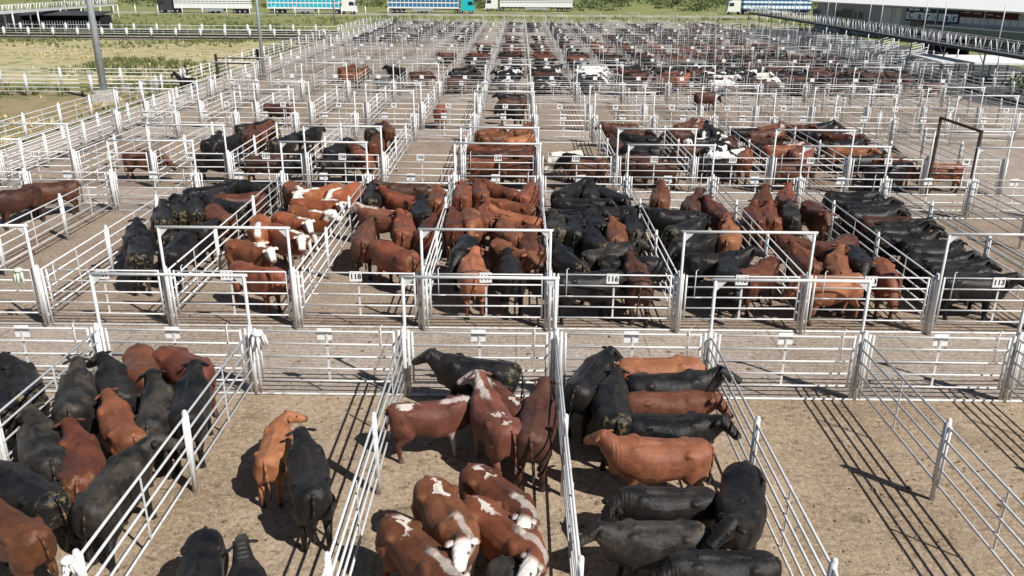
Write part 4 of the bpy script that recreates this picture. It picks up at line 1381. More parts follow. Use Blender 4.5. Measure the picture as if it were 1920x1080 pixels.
J,-4,-16.13,164.63,357,1.00,K,r
J,-4,-15.90,166.01,15,1.07,D,c
J,-4,-15.76,167.29,15,0.98,K,c
J,-4,-15.96,168.53,7,1.05,K,l
J,-3,-12.07,159.35,185,0.97,K,d
J,-3,-12.30,160.58,200,1.02,D,c
J,-3,-11.92,161.68,161,1.03,K,r
J,-3,-12.16,163.07,16,1.04,K,c
J,-3,-12.17,164.70,161,1.03,D,h
J,-3,-12.37,165.75,345,1.04,K,c
J,-3,-12.19,167.49,11,1.10,D,l
J,-3,-12.20,168.44,164,1.01,K,d
J,-2,-8.59,159.43,7,1.09,K,d
J,-2,-8.37,160.52,189,1.09,D,d
J,-2,-8.47,161.15,354,0.96,K,d
J,-2,-8.23,162.08,1,1.06,K,d
J,-2,-8.21,163.66,346,1.08,D,c
J,-2,-8.65,164.43,195,1.07,K,d
J,-2,-8.66,165.51,351,1.01,K,c
J,-2,-8.33,166.75,176,1.08,D,d
J,-2,-8.30,167.90,355,1.04,K,r
J,-2,-8.29,168.80,193,0.97,K,d
J,0,-0.82,159.23,194,1.05,K,c
J,0,-0.71,160.58,195,1.07,K,l
J,0,-1.04,161.94,186,0.98,K,d
J,0,-1.05,163.19,191,0.95,D,c
J,0,-0.75,164.80,10,1.02,K,h
J,0,-1.12,166.21,9,0.98,D,h
J,0,-0.70,167.52,161,1.09,K,c
J,0,-1.00,168.46,8,1.03,K,c
J,1,2.82,159.49,177,1.06,K,d
J,1,2.78,160.66,348,1.03,D,l
J,1,2.87,161.89,177,1.05,K,c
J,1,2.97,163.57,346,0.97,D,c
J,1,2.73,164.42,179,1.06,K,d
J,1,2.81,166.21,181,1.01,K,c
J,1,2.86,166.96,180,1.02,D,h
J,1,2.74,168.87,5,1.01,K,c
J,2,6.86,159.27,177,0.96,K,l
J,2,6.70,160.41,15,1.05,D,d
J,2,6.52,161.09,346,0.99,K,d
J,2,6.77,162.54,17,1.06,K,l
J,2,6.71,163.61,18,0.98,D,c
J,2,6.83,164.57,182,1.02,K,c
J,2,6.76,165.58,186,0.95,K,c
J,2,6.60,166.79,176,1.04,D,r
J,2,6.68,167.44,165,1.08,K,l
J,2,6.57,168.54,188,1.04,K,d
J,3,10.22,159.45,184,1.07,K,c
J,3,10.26,160.27,341,1.05,D,c
J,3,10.41,161.69,188,1.06,K,d
J,3,10.57,162.53,14,1.05,D,r
J,3,10.24,163.79,4,1.04,K,d
J,3,10.39,165.19,7,1.01,K,d
J,3,10.48,166.17,195,0.96,D,h
J,3,10.15,167.25,196,1.04,K,c
J,3,10.56,168.69,356,0.97,K,c
J,4,14.37,159.30,171,0.99,K,h
J,4,14.20,160.90,181,0.98,K,r
J,4,14.30,162.47,3,0.98,K,d
J,4,14.36,163.80,10,1.08,D,h
J,4,14.12,165.69,180,1.00,K,r
J,4,14.00,166.83,349,0.99,D,r
J,4,13.91,168.23,355,1.00,K,h
J,6,21.67,159.16,192,0.96,K,h
J,6,21.48,160.79,174,0.97,D,d
J,6,21.63,161.78,347,0.95,K,c
J,6,21.53,163.33,351,0.96,D,d
J,6,21.54,164.47,192,1.02,K,d
J,6,21.81,166.20,350,1.09,D,d
J,6,21.62,167.49,3,1.00,K,d
J,6,21.85,168.63,200,0.96,K,h
J,7,25.45,158.90,170,1.00,K,l
J,7,25.40,160.43,17,1.08,D,h
J,7,25.32,161.47,19,0.96,K,d
J,7,25.22,162.28,352,1.00,K,d
J,7,25.29,163.69,175,1.02,D,r
J,7,25.61,164.28,350,1.03,K,c
J,7,25.44,165.38,347,1.06,K,r
J,7,25.50,166.47,17,1.03,D,d
J,7,25.53,167.74,358,1.01,K,h
J,7,25.28,168.89,197,1.00,K,d
J,9,33.11,159.33,349,0.97,K,c
J,9,32.88,160.67,199,1.04,D,c
J,9,32.95,162.52,191,0.96,K,d
J,9,33.06,163.97,353,1.03,K,l
J,9,32.74,165.63,11,1.09,K,l
J,9,33.14,167.24,194,1.03,D,h
J,9,33.08,168.78,349,0.99,K,h
J,10,36.77,159.66,190,1.06,K,d
J,10,36.58,160.74,343,1.06,D,r
J,10,36.60,162.19,356,1.05,K,l
J,10,36.88,163.84,358,1.09,K,h
J,10,36.47,165.67,176,0.95,K,c
J,10,36.75,166.86,180,0.99,K,r
J,10,36.88,168.24,179,1.09,K,h'''.split():
    r, c, x, y, th, s, k, h = ln.split(',')
    HERD.append((r, int(c), float(x), float(y), R(float(th)), float(s), k, h))
HERD.sort(key=lambda q: q[3] + .3 * abs(q[2]) * 0)
rank = {}
mass = []
for i, (r, c, x, y, th, s, k, h) in enumerate(HERD):
    if i >= 296:
        mass.append((x, y, th, s, k, h)); continue
    near = r in 'ABC'
    me = random.choice(NEAR[h]) if near else FAR[h]
    o = place('cow', me, None, (x, y, 0), (0, 0, th), (s, s * random.uniform(.95, 1.05), s * random.uniform(.97, 1.03)))
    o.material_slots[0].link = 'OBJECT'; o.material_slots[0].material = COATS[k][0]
    n = rank[(r, c, k)] = rank.get((r, c, k), 0) + 1
    a = math.degrees(th) % 360
    face = 'facing away' if 40 < a < 140 else ('facing forward' if 220 < a < 320 else 'seen side-on')
    tag(o, '%s %s cow from near end, %s, %s' % (ORDW[n], COATS[k][1], pen_words(r, c), face), 'cow', 'cattle standing in the pens')
# the herd in the furthest rows reads as one mass
keys = 'KGDROHSMNPQW'
bm = bmesh.new()
for x, y, th, s, k, h in mass:
    t = bmesh.new(); t.from_mesh(FAR[h])
    t.transform(Matrix.Translation((x, y, 0)) @ Matrix.Rotation(th, 4, 'Z') @ Matrix.Scale(s, 4))
    for f in t.faces: f.material_index = keys.index(k)
    tm = bpy.data.meshes.new('t'); t.to_mesh(tm); t.free(); bm.from_mesh(tm); bpy.data.meshes.remove(tm)
mm = bpy.data.meshes.new('distant_herd'); bm.to_mesh(mm); bm.free()
for k in keys: mm.materials.append(COATS[k][0])
tag(place('distant_herd', mm), 'dark crowd of cattle filling the last pen rows before the grass', 'cattle', kind='stuff')


# ------------------------------------------------------------------ light poles
def light_pole(loc, h, r0, r1, lab, block=True, lamps=True):
    e = tag(empty('light_pole', loc), lab, 'pole', 'tall light poles on the left')
    mb = MB(); mb.tube((0, 0, 0), (0, 0, h), r0, 14, r1); place('shaft', mb.mesh('shaft', M['galv']), e)
    if block:
        mb = MB(); mb.box((0, 0, .3), (1.5, 1.5, .6)); mb.box((0, 0, .75), (.9, .9, .3)); place('footing', mb.mesh('footing', M['concrete']), e)
    mb = MB(); mb.tube((-1, 0, h), (1, 0, h), .05, 8); place('lamp_bar', mb.mesh('lamp_bar', M['galv']), e)
    for s in (-.8, .8):
        mb = MB(); mb.box((s, -.15, h + .2), (.5, .25, .35)); place('floodlight', mb.mesh('floodlight', M['galv']), e)
light_pole((-34.0, 68.6, 0), 15, .30, .20, 'thick grey steel light pole on a concrete block beside the scrub paddock')
light_pole((-25.4, 84.0, 0), 13, .17, .11, 'slimmer grey light pole standing in the alley by the brown rails', block=False)
light_pole((-38.3, 179, 0), 13, .2, .13, 'distant grey light pole at the far corner of the yard near the grass', block=False)

# ------------------------------------------------------------------ dark brown arches and rails
def brown_arch(p0, p1, h, lab, cat='arch', r=.055):
    p0, p1 = Vector(p0), Vector(p1)
    e = tag(empty('lane_arch', p0), lab, cat)
    d = p1 - p0
    for q in (Vector((0, 0, 0)), d):
        mb = MB(); mb.box((q.x, q.y, h / 2), (r * 2, r * 2, h)); place('leg', mb.mesh('leg', M['brown_steel']), e)
    mb = MB(); a = math.atan2(d.y, d.x)
    mb.box((d.x / 2, d.y / 2, h + r * .9), (d.length + r * 2.2, r * 2.1, r * 1.8), 0, Matrix.Rotation(a, 3, 'Z')); place('crossbar', mb.mesh('crossbar', M['brown_steel']), e)
    return e
brown_arch((19.95, 35.75, 0), (19.95, 39.4, 0), 3.72, 'dark brown steel arch spanning the lane between second and third pen rows')
brown_arch((29.6, 119.9, 0), (31.6, 123.5, 0), 3.6, 'small dark arch over the lane deep in the yard, beside the mottled pens')
brown_arch((40.8, 119.9, 0), (40.8, 123.6, 0), 3.6, 'small dark arch over the lane next to the raised walkway')
g = tag(empty('alley_gate', (-30.2, 84.6, 0)), 'dark brown two-rail barrier across the alley beside the slim pole', 'gate')
for x, h in ((0, 2.4), (4.2, 2.9)):
    mb = MB(); mb.box((x, 0, h / 2), (.22, .22, h)); place('post', mb.mesh('post', M['brown_steel']), g)
for z in (1.5, 2.0):
    mb = MB(); mb.box((2.1, .02, z), (4.0, .1, .12)); place('rail', mb.mesh('rail', M['brown_steel']), g)

# ------------------------------------------------------------------ rags tied to posts
def rag(loc, lab, mat, n=9, s=1.0):
    mb = MB()
    for i in range(n):
        a = random.uniform(0, 6.28); r = random.uniform(.05, .2) * s
        p = [Vector((0, 0, .05)), Vector((math.cos(a) * r * .7, math.sin(a) * r * .7, -.05)), Vector((math.cos(a) * r, math.sin(a) * r, -random.uniform(.2, .42) * s))]
        for q0, q1 in zip(p, p[1:]): mb.tube(q0, q1, .035 * s, 6, .022 * s)
        mb.ball(p[1], .036 * s, 6, 4)
    mb.ball((0, 0, .04), .11 * s, 8, 6, sc=(1.2, 1.2, .7))
    tag(place('rag_bundle', mb.mesh('rag_bundle', mat), None, loc), lab, 'rag')
rag((DX(-1) + .25, 18.25, 1.72), 'bundle of white rags knotted on a post top at the tan cow pen', M['rag'], 12, 1.15)
rag((DX(-3) - .55, 22.6, 1.72), 'pale green cloth lying over the top rail of a numbered gate', M['rag_green'], 8, 1.0)
rag((DX(-1), 9.8, 1.84), 'white cloth wrapped over a fence post top by the crowded cattle', M['rag'], 9, .8)

# ------------------------------------------------------------------ riders
def rider(loc, rz, coat_mat, shirt, vest, hat, lab_h, lab_p):
    NEAR_H = horse_mesh()
    h = tag(place('horse', NEAR_H, None, loc, (0, 0, rz)), lab_h, 'horse')
    h.data.materials.clear(); h.data.materials.append(coat_mat)
    mb = MB(); mb.box((.0, 0, 1.47), (.62, .5, .05)); mb.ball((.0, 0, 1.5), .2, 10, 6, sc=(1.4, 1, .5))
    place('saddle_blanket', mb.mesh('saddle_blanket', M['rag']), h)
    # person: one continuous body
    pm = MB()
    Z = 1.5
    pm.loft([ring(Vector((-.03, 0, Z + z)), Vector((0, 0, 1)), w, d, d, 12, 2.4, Vector((1, 0, 0))) for z, w, d in
             ((.0, .17, .15), (.12, .17, .13), (.28, .155, .12), (.42, .19, .13), (.53, .20, .12), (.6, .12, .09), (.64, .062, .06))])
    pm.tube((-.03, 0, Z + .6), (-.02, 0, Z + .74), .058, 8)
    pm.ball((0, 0, Z + .82), .115, 10, 8, sc=(1, .82, 1.15))
    for s in (-1, 1):
        pm.tube((-.03, s * .19, Z + .52), (.06, s * .26, Z + .26), .058, 8, .045); pm.tube((.06, s * .26, Z + .26), (.30, s * .12, Z + .2), .045, 8, .034)
        pm.ball((.06, s * .26, Z + .26), .047, 8, 6); pm.ball((.33, s * .1, Z + .2), .045, 8, 6, sc=(1.3, .7, .9))
        pm.tube((0, s * .1, Z + .06), (.26, s * .31, Z - .14), .1, 8, .075); pm.tube((.26, s * .31, Z - .14), (.16, s * .34, Z - .62), .075, 8, .05)
        pm.ball((.26, s * .31, Z - .14), .077, 8, 6); pm.tube((.12, s * .34, Z - .66), (.34, s * .35, Z - .7), .05, 8, .035)
    me = pm.mesh('person', shirt)
    o = bpy.data.objects.new('t', me); COL.objects.link(o)
    md = o.modifiers.new('r', 'REMESH'); md.mode = 'VOXEL'; md.voxel_size = .02; md.use_smooth_shade = True
    sm = o.modifiers.new('s', 'SMOOTH'); sm.iterations = 4
    dg = bpy.context.evaluated_depsgraph_get(); dg.update()
    body = bpy.data.meshes.new_from_object(o.evaluated_get(dg)); bpy.data.objects.remove(o)
    body.materials.clear()
    for m in (shirt, vest, SKIN, TROUSER): body.materials.append(m)
    for f in body.polygons:
        c = f.center
        f.material_index = 2 if c.z > Z + .64 or (c.x > .27 and c.z > Z) else (3 if c.z < Z + .06 else (1 if abs(c.y) < .15 else 0))
    p = tag(place('person', body, None, loc, (0, 0, rz)), lab_p, 'person')
    mb = MB(); mb.tube((0, 0, Z + .86), (0, 0, Z + .885), .2, 14); mb.tube((0, 0, Z + .88), (0, 0, Z + 1.0), .12, 12, .095)
    place('hat', mb.mesh('hat', hat), p)
_hm = []
def horse_mesh():
    if _hm: return _hm[0].copy()
    mb = MB(); fx = Vector((1, 0, 0))
    B = [(-.85, 1.2, .1, .12, .14), (-.75, 1.17, .24, .24, .3), (-.5, 1.15, .28, .3, .3), (-.1, 1.1, .27, .27, .32), (.3, 1.1, .27, .3, .36), (.55, 1.15, .24, .3, .36), (.72, 1.18, .16, .24, .28)]
    mb.loft([ring(Vector((x, 0, z)), fx, w, a, b, 14) for x, z, w, a, b in B])
    N = [(Vector((.55, 0, 1.25)), .16, .28), (Vector((.8, 0, 1.5)), .12, .2), (Vector((1.0, 0, 1.75)), .09, .15), (Vector((1.08, 0, 1.82)), .07, .1)]
    ax = Vector((.65, 0, .76))
    mb.loft([ring(p, ax, w, h, h, 12) for p, w, h in N])
    hd = Vector((.72, 0, -.69)).normalized(); po = Vector((1.02, 0, 1.8))
    mb.loft([ring(po + hd * t, hd, w, h, h, 10) for t, w, h in ((-.05, .07, .1), (.1, .1, .15), (.3, .08, .1), (.52, .065, .075), (.6, .05, .05))])
    for s in (-1, 1):
        mb.tube((1.0, s * .07, 1.86), (1.02, s * .09, 2.02), .045, 6, .012)
        for pts in ([(.5, .15, .95, .12), (.52, .15, .55, .065), (.5, .15, .12, .04), (.54, .15, 0, .06)], [(-.62, .16, 1.0, .18), (-.5, .17, .75, .11), (-.68, .16, .5, .06), (-.64, .16, .12, .042), (-.6, .16, 0, .06)]):
            for a, b in zip(pts, pts[1:]): mb.tube((a[0], s * a[1], a[2]), (b[0], s * b[1], b[2]), a[3], 8, b[3])
    mb.tube((-.82, 0, 1.3), (-1.0, 0, .95), .06, 8, .07); mb.tube((-1.0, 0, .95), (-1.0, 0, .5), .07, 8, .03)
    me = mb.mesh('horse', M['black'])
    o = bpy.data.objects.new('t', me); COL.objects.link(o)
    md = o.modifiers.new('r', 'REMESH'); md.mode = 'VOXEL'; md.voxel_size = .025; md.use_smooth_shade = True
    sm = o.modifiers.new('s', 'SMOOTH'); sm.iterations = 5
    dg = bpy.context.evaluated_depsgraph_get(); dg.update()
    _hm.append(bpy.data.meshes.new_from_object(o.evaluated_get(dg))); bpy.data.objects.remove(o)
    return _hm[0]
SKIN = simple('skin', (.30, .17, .11), .6)
TROUSER = simple('dark_trousers', (.03, .03, .04), .8)
rider((-28.9, 73.2, 0), R(172), simple('bay_hide', (.022, .012, .010), .5), simple('white_shirt', (.72, .70, .66), .8), simple('black_vest', (.012, .012, .014), .8), simple('black_hat', (.012, .012, .012), .8),
      'dark bay saddled horse standing in the alley near the thick pole', 'person in white shirt, black vest and hat riding the dark bay horse')
rider((-25.0 - 1.4, 119.5, 0), R(-80), simple('dark_hide', (.014, .013, .014), .5), simple('pale_blue_shirt', (.42, .50, .60), .8), simple('pale_blue_front', (.40, .48, .58), .8), simple('grey_hat', (.35, .36, .38), .8),
      'small dark horse far up the alley with its rider', 'person in pale blue shirt riding the horse far up the alley')

# ------------------------------------------------------------------ raised walkways
def walkway(name, x, y0, y1, lab, tall, dark, group='raised walkways'):
    L = y1 - y0; Zd = 3.5
    e = tag(empty(name, (x, y0, 0)), lab, 'walkway', group)
    mb = MB(); mb.box((0, L / 2, Zd - .04), (1.5, L, .08)); mb.box((-.77, L / 2, Zd - .1), (.06, L, .26)); mb.box((.77, L / 2, Zd - .1), (.06, L, .26))
    place('deck', mb.mesh('deck', dark), e)
    for s in (-1, 1):
        mb = MB()
        mb.tube((s * .76, 0, Zd + 1.1), (s * .76, L, Zd + 1.1), .035, 6); mb.tube((s * .76, 0, Zd + .12), (s * .76, L, Zd + .12), .03, 6)
        place('handrail', mb.mesh('handrail', M['white_rail']), e)
    bm_ = MB(); bm_.tube((0, 0, Zd + .12), (0, .42, Zd + 1.1), .04, 5); b1 = bm_.mesh('brace', M['plate'])
    bm_ = MB(); bm_.tube((0, .42, Zd + 1.1), (0, .62, Zd + .12), .04, 5); b2 = bm_.mesh('brace', M['plate'])
    n = int(L / .95)
    for i in range(n):
        for s in (-1, 1):
            if n * 4 > 290 and s == 1 and i % 2: continue
            place('brace', b1 if (i % 3) else b2, e, (s * .76, i * L / n, 0))
            if i % 2 == 0 and s == -1: place('brace', b2, e, (s * .76, i * L / n, 0))
    lm = MB(); lm.tube((0, 0, 0), (0, 0, Zd), .08 if tall else .14, 8); leg = lm.mesh('leg', M['galv'] if tall else M['white_rail'])
    dm = MB(); dm.tube((0, 0, Zd - 1.2), (0, 1.3, Zd - .1), .04, 6); diag = dm.mesh('knee_brace', M['white_rail'])
    tm = MB(); tm.tube((0, 0, Zd - .1), (0, 0, Zd + tall), .05, 8); tall_m = tm.mesh('tall_post', M['white_rail'])
    m = max(2, int(L / 7.5))
    for i in range(m + 1):
        y = i * L / m
        for s in (-1, 1): place('leg', leg, e, (s * .7, y, 0))
        if i < m: place('knee_brace', diag, e, (-.7, y, 0))
        if tall: place('tall_post', tall_m, e, (-.86 if i % 2 else .86, y + 1, 0))
    return e
DECK_D = simple('walkway_deck', (.05, .056, .06), .7, .3, var=.25)
DECK_L = simple('walkway_deck_pale', (.5, .5, .48), .7, .3, var=.15)
walkway('raised_walkway', 45, 50, 168, 'long raised inspection walkway with zigzag railing beside the market building', 4.2, DECK_D)
walkway('raised_walkway', -87, 139, 186, 'white raised walkway with zigzag railing over dark sheds across the paddock', 0, DECK_L)
for i, x in enumerate((-92, -86)):
    pm_ = MB(); pm_.tube((0, 0, 0), (0, 0, 9), .1, 8)
    tag(place('mast', pm_.mesh('mast', M['white_rail']), None, (x, 150 + i * 14, 0)), ['tall white mast rising over the pale raised walkway, its nearer one', 'tall white mast rising over the pale raised walkway, its further one'][i], 'pole')

# dark sheds under the far walkway
def shed(name, loc, d, roof, wall, lab, rz=0, open_front=True, slats=0):
    e = tag(empty(name, loc, rz), lab, 'shed')
    w, l, h = d
    mb = MB(); mb.box((0, l / 2, h / 2), (w, .15, h)); mb.box((-w / 2, 0, h / 2), (.15, l, h)); mb.box((w / 2, 0, h / 2), (.15, l, h))
    place('wall', mb.mesh('wall', wall), e)
    mb = MB(); mb.prism([(-l / 2 - .5, h + .1), (l / 2 + .4, h + .55), (l / 2 + .4, h + .67), (-l / 2 - .5, h + .22)], 'x', -w / 2 - .4, w / 2 + .4)
    place('roof', mb.mesh('roof', roof), e)
    if slats:
        sm_ = MB(); sm_.box((0, 0, h * .38), (.09, .05, h * .55)); s_ = sm_.mesh('slat', M['galv'])
        for i in range(slats): place('slat', s_, e, (-w / 2 + w * (i + .5) / slats, -l / 2, 0))
    return e
SHADE = simple('dark_shed_cladding', (.022, .022, .026), .8, .2, var=.4)
ROOF_D = simple('dark_roof_sheet', (.05, .052, .055), .6, .3, var=.2)
WALL_G = simple('grey_render', (.47, .47, .48), .85, .2, var=.1)
WHITE_B = simple('white_render', (.78, .77, .74), .7, .2, var=.05)
for i in range(3):
    shed('dark_shed', (-97 + i * .4, 163 + i * 9, 0), (9, 6, 2.6), ROOF_D, SHADE, ['dark slatted shed behind the pale walkway, first from the near end', 'dark slatted shed behind the pale walkway, in the middle', 'dark slatted shed behind the pale walkway, last before the grass'][i], R(-85), slats=22)
shed('dark_shed', (-84, 160, 0), (14, 5, 2.4), ROOF_D, SHADE, 'long dark slatted shed beneath the pale raised walkway', R(4), slats=30)

# a stockman on the long walkway
pm = MB(); Z = 0.0
up_ = Vector((0, 0, 1))
pm.loft([ring(Vector((0, 0, z)), up_, w, d, d, 12, 2.4, Vector((1, 0, 0))) for z, w, d in
         ((.84, .17, .13), (.98, .175, .13), (1.14, .155, .115), (1.3, .19, .13), (1.42, .2, .12), (1.49, .12, .09), (1.53, .06, .06))])
pm.tube((0, 0, 1.5), (.01, 0, 1.62), .056, 8); pm.ball((.02, 0, 1.69), .112, 10, 8, sc=(1, .84, 1.18))
for s in (-1, 1):
    pm.tube((0, s * .19, 1.42), (.02, s * .26, 1.14), .056, 8, .044); pm.tube((.02, s * .26, 1.14), (.2, s * .2, .98), .044, 8, .034); pm.ball((.02, s * .26, 1.14), .046, 8, 6); pm.ball((.23, s * .19, .97), .044, 8, 6, sc=(1.3, .7, .9))
    pm.tube((0, s * .095, .92), (.02, s * .11, .48), .098, 8, .068); pm.tube((.02, s * .11, .48), (-.01, s * .12, .07), .068, 8, .046); pm.ball((.02, s * .11, .48), .069, 8, 6); pm.tube((-.05, s * .12, .04), (.17, s * .13, .03), .045, 8, .035)
me = pm.mesh('person', M['black'])
o = bpy.data.objects.new('t', me); COL.objects.link(o)
md = o.modifiers.new('r', 'REMESH'); md.mode = 'VOXEL'; md.voxel_size = .02; md.use_smooth_shade = True
sm = o.modifiers.new('s', 'SMOOTH'); sm.iterations = 4
dg = bpy.context.evaluated_depsgraph_get(); dg.update()
body = bpy.data.meshes.new_from_object(o.evaluated_get(dg)); bpy.data.objects.remove(o)
body.materials.clear()
for m in (M['dark_board'], TROUSER, SKIN): body.materials.append(m)
for f in body.polygons:
    c = f.center
    f.material_index = 2 if c.z > 1.53 or (c.x > .19 and c.z > .8) else (1 if c.z < .88 else 0)
st = tag(place('person', body, None, (45.0, 112.5, 3.505), (0, 0, R(165))), 'person in dark clothes standing on the raised walkway before the grey building', 'person')
mb = MB(); mb.tube((0.02, 0, 1.74), (0.02, 0, 1.765), .19, 14); mb.tube((0.02, 0, 1.76), (0.02, 0, 1.87), .115, 12, .09); place('hat', mb.mesh('hat', M['dark_board']), st)

# ------------------------------------------------------------------ market building
A_, B_ = Vector((76, 118, 0)), Vector((60, 176, 0))
FD = (B_ - A_); FL = FD.length; fa_ = math.atan2(FD.y, FD.x)
bld = tag(empty('market_building', A_, fa_), 'long low grey market building with a broad white roof edge behind the walkway', 'building')
# local frame: x along the facade away from the camera, y>0 towards the yard
def bpart(name, boxes, mat):
    mb = MB()
    for c, d in boxes: mb.box(c, d)
    return place(name, mb.mesh(name, mat), bld)
bpart('wall', [((FL / 2 - 6, -6, 2.6), (FL + 12, 12, 5.2))], WALL_G)
bpart('roof', [((FL / 2 - 6, -5.5, 5.36), (FL + 14, 14.5, .16))], WHITE_B)
ROOFT = simple('pale_roof_sheet', (.80, .80, .78), .5, .3, var=.08)
mb = MB(); mb.prism([(-12.5, 5.45), (1.9, 5.45), (1.9, 5.5), (-5.5, 6.9)], 'x', -13, FL + .5); place('roof_sheet', mb.mesh('roof_sheet', ROOFT), bld)
for u, w, z0, z1, nm, mt in ((53, 2.6, 2.6, 3.9, 'window', M['glass']), (46.5, 2.6, 2.6, 3.9, 'window', M['glass']), (50, 3.4, .1, 4.4, 'door', M['glass']), (38.9, 2.3, 1.2, 5.0, 'white_panel', WHITE_B), (36.2, 2.2, 1.2, 5.0, 'white_panel', WHITE_B),
                          (60, 2.4, 2.6, 3.9, 'window', M['glass']), (28, 9, .8, 3.1, 'window', M['glass'])):
    o = bpart(nm, [((u, .04, (z0 + z1) / 2), (w, .08, z1 - z0))], mt)
    if nm != 'white_panel':
        mb = MB()
        for c, d in (((u - w / 2, .07, (z0 + z1) / 2), (.14, .14, z1 - z0 + .14)), ((u + w / 2, .07, (z0 + z1) / 2), (.14, .14, z1 - z0 + .14)), ((u, .07, z1 + .07), (w, .14, .14)), ((u, .07, z0 - .0), (w, .16, .14))): mb.box(c, d)
        place('frame', mb.mesh('frame', WALL_G), o)
STRIP = simple('pale_window_strip', (.68, .69, .68), .3, .5, var=.06)
for i in range(9):
    bpart('window', [((9.2 + i * 1.45, .05, 3.72), (1.22, .1, .85))], STRIP)
bpart('canopy', [((13, 1.2, 2.75), (26, 2.4, .16))], WHITE_B)
bpart('canopy_skirt', [((16, 2.3, 2.1), (24, .12, 1.1))], simple('grey_green_sheet', (.22, .26, .25), .7, .3, var=.1))
for i in range(6):
    mb = MB(); mb.tube((5 + i * 10, 1.5, 0), (5 + i * 10, 1.5, 5.2), .09, 8); place('column', mb.mesh('column', M['white_rail']), bld)
# signs on the facade
BLUE = simple('sign_dark_blue', (.02, .035, .10), .5, .4, var=.2)
LBLUE = simple('sign_tile_pale_blue', (.80, .90, .97), .5, .4, var=.05)
MAROON = simple('sign_maroon', (.075, .014, .020), .6, .3, var=.2)
PINK = simple('sign_pale_pink', (.55, .38, .40), .6, .3, var=.1)
def fac(u, out, z): return A_ + FD.normalized() * u + Vector((FD.y, -FD.x, 0)).normalized() * -out + Vector((0, 0, z))
s1 = tag(empty('shop_sign', fac(27.7, .12, 0), fa_ + math.pi), 'dark blue fascia sign with six pale letter tiles on the grey building', 'sign')
mb = MB(); mb.box((0, 0, 4.15), (12.4, .1, 2.1)); place('board', mb.mesh('board', BLUE), s1)
for i, (ch, w) in enumerate(zip('Carder', (2.2, 1.8, 1.9, 1.9, 2.0, 1.25))):
    x = -5.9 + sum((2.2, 1.8, 1.9, 1.9, 2.0, 1.25)[:i]) + .15 * i + w / 2
    mb = MB(); mb.box((0, 0, 0), (w, .08, 1.15)); t = place('tile', mb.mesh('tile', LBLUE), s1, (x, -.1, 3.95))
    place('letter', text_mesh(ch, 1.35 if ch.isupper() or ch == 'd' else 1.5, BLUE, 'letter'), t, (0, -.05, .02), (R(90), 0, 0), (1.35, 1, 1))
for x, w in ((-5, 1.0), (-3.6, 1.3), (-1.2, 1.4)):
    mb = MB(); mb.box((x, -.08, 4.95), (w, .04, .28)); place('small_panel', mb.mesh('small_panel', LBLUE), s1)
s2 = tag(empty('shop_sign', fac(16, .12, 0), fa_ + math.pi), 'long maroon fascia sign with faint pale lettering beside the blue sign', 'sign')
mb = MB(); mb.box((0, 0, 4.75), (11.6, .1, 1.0)); place('board', mb.mesh('board', MAROON), s2)
for x, w, z in ((-5.2, .25, 4.9), (-4.0, 1.3, 4.95), (-1.9, 1.6, 4.9), (.6, 1.2, 4.8), (2.3, .8, 4.65), (3.2, .3, 4.75)):
    mb = MB(); mb.box((x, -.06, z), (w, .03, .16)); place('lettering', mb.mesh('lettering', PINK), s2)
b2_ = tag(empty('hall', (98, 150, 0), R(104)), 'big white-roofed hall standing behind the market building', 'building')
mb = MB(); mb.box((0, 0, 3), (46, 24, 6)); place('wall', mb.mesh('wall', WALL_G), b2_)
mb = MB(); mb.prism([(-12.6, 6.0), (12.6, 6.0), (12.6, 6.4), (0, 7.3), (-12.6, 6.4)], 'x', -23.5, 23.5); place('roof', mb.mesh('roof', WHITE_B), b2_)
# low buildings and clutter near the walkway
lowb = tag(empty('low_shelter', (47.5, 88.5, 0), R(-5)), 'low white flat-roofed shelter on posts under the raised walkway', 'shelter')
mb = MB(); mb.box((0, 0, 2.1), (10.5, 9, .18)); place('roof', mb.mesh('roof', WHITE_B), lowb)
for x in (-5, 0, 5):
    for y in (-4.2, 4.2):
        mb = MB(); mb.tube((x, y, 0), (x, y, 2.02), .07, 8); place('post', mb.mesh('post', M['white_rail']), lowb)
shed('brown_shed', (55.5, 112, 0), (4.6, 3.4, 2.6), ROOF_D, simple('dark_brown_cladding', (.035, .022, .020), .8, .2, var=.3), 'small dark brown shed below the raised walkway', 0)
sheet('shaded_yard', 39.2, 60, 70, 175, -.005, simple('shade_painted_concrete', (.11, .11, .108), .9, .15, var=.3, scale=.6))  # dark sheet: shade around the walkway painted into the floor colour
# sorting pens and loading ramps along the walkway
for i, (xa, ya, xb, yb, lab) in enumerate((
        (40.5, 74, 40.5, 112, 'pipe fence of the sorting pens running along the yard side of the walkway'),
        (49.5, 64, 49.5, 112, 'pipe fence of the sorting pens running along the building side of the walkway'),
        (40.6, 80, 49.4, 80, 'cross fence of the sorting pens next to the low shelter, near side'),
        (40.6, 96, 49.4, 96, 'cross fence of the sorting pens next to the low shelter, far side'),
        (40.6, 104, 49.4, 104, 'cross fence of the sorting pens next to the brown shed'),
        (40.6, 112, 49.4, 112, 'cross fence closing the sorting pens at the far end'),
        (40.6, 88, 49.4, 88, 'cross fence of the sorting pens under the middle of the low shelter'),
        (40.6, 120, 49.4, 120, 'cross fence of the sorting pens beyond the brown shed, first one'),
        (40.6, 130, 49.4, 130, 'cross fence of the sorting pens beyond the brown shed, second one'),
        (43.0, 112, 43.0, 160, 'long pipe fence of the sorting pens beyond the brown shed'),
        (49.5, 112, 49.5, 160, 'long pipe fence of the sorting pens beyond the brown shed, building side'),
        (41.5, 56, 41.5, 74, 'pipe fence of the sorting pens near the shrubs, yard side'))):
    run_fence('sorting_fence', (xa, ya, 0), (xb, yb, 0), lab, step=3.2)
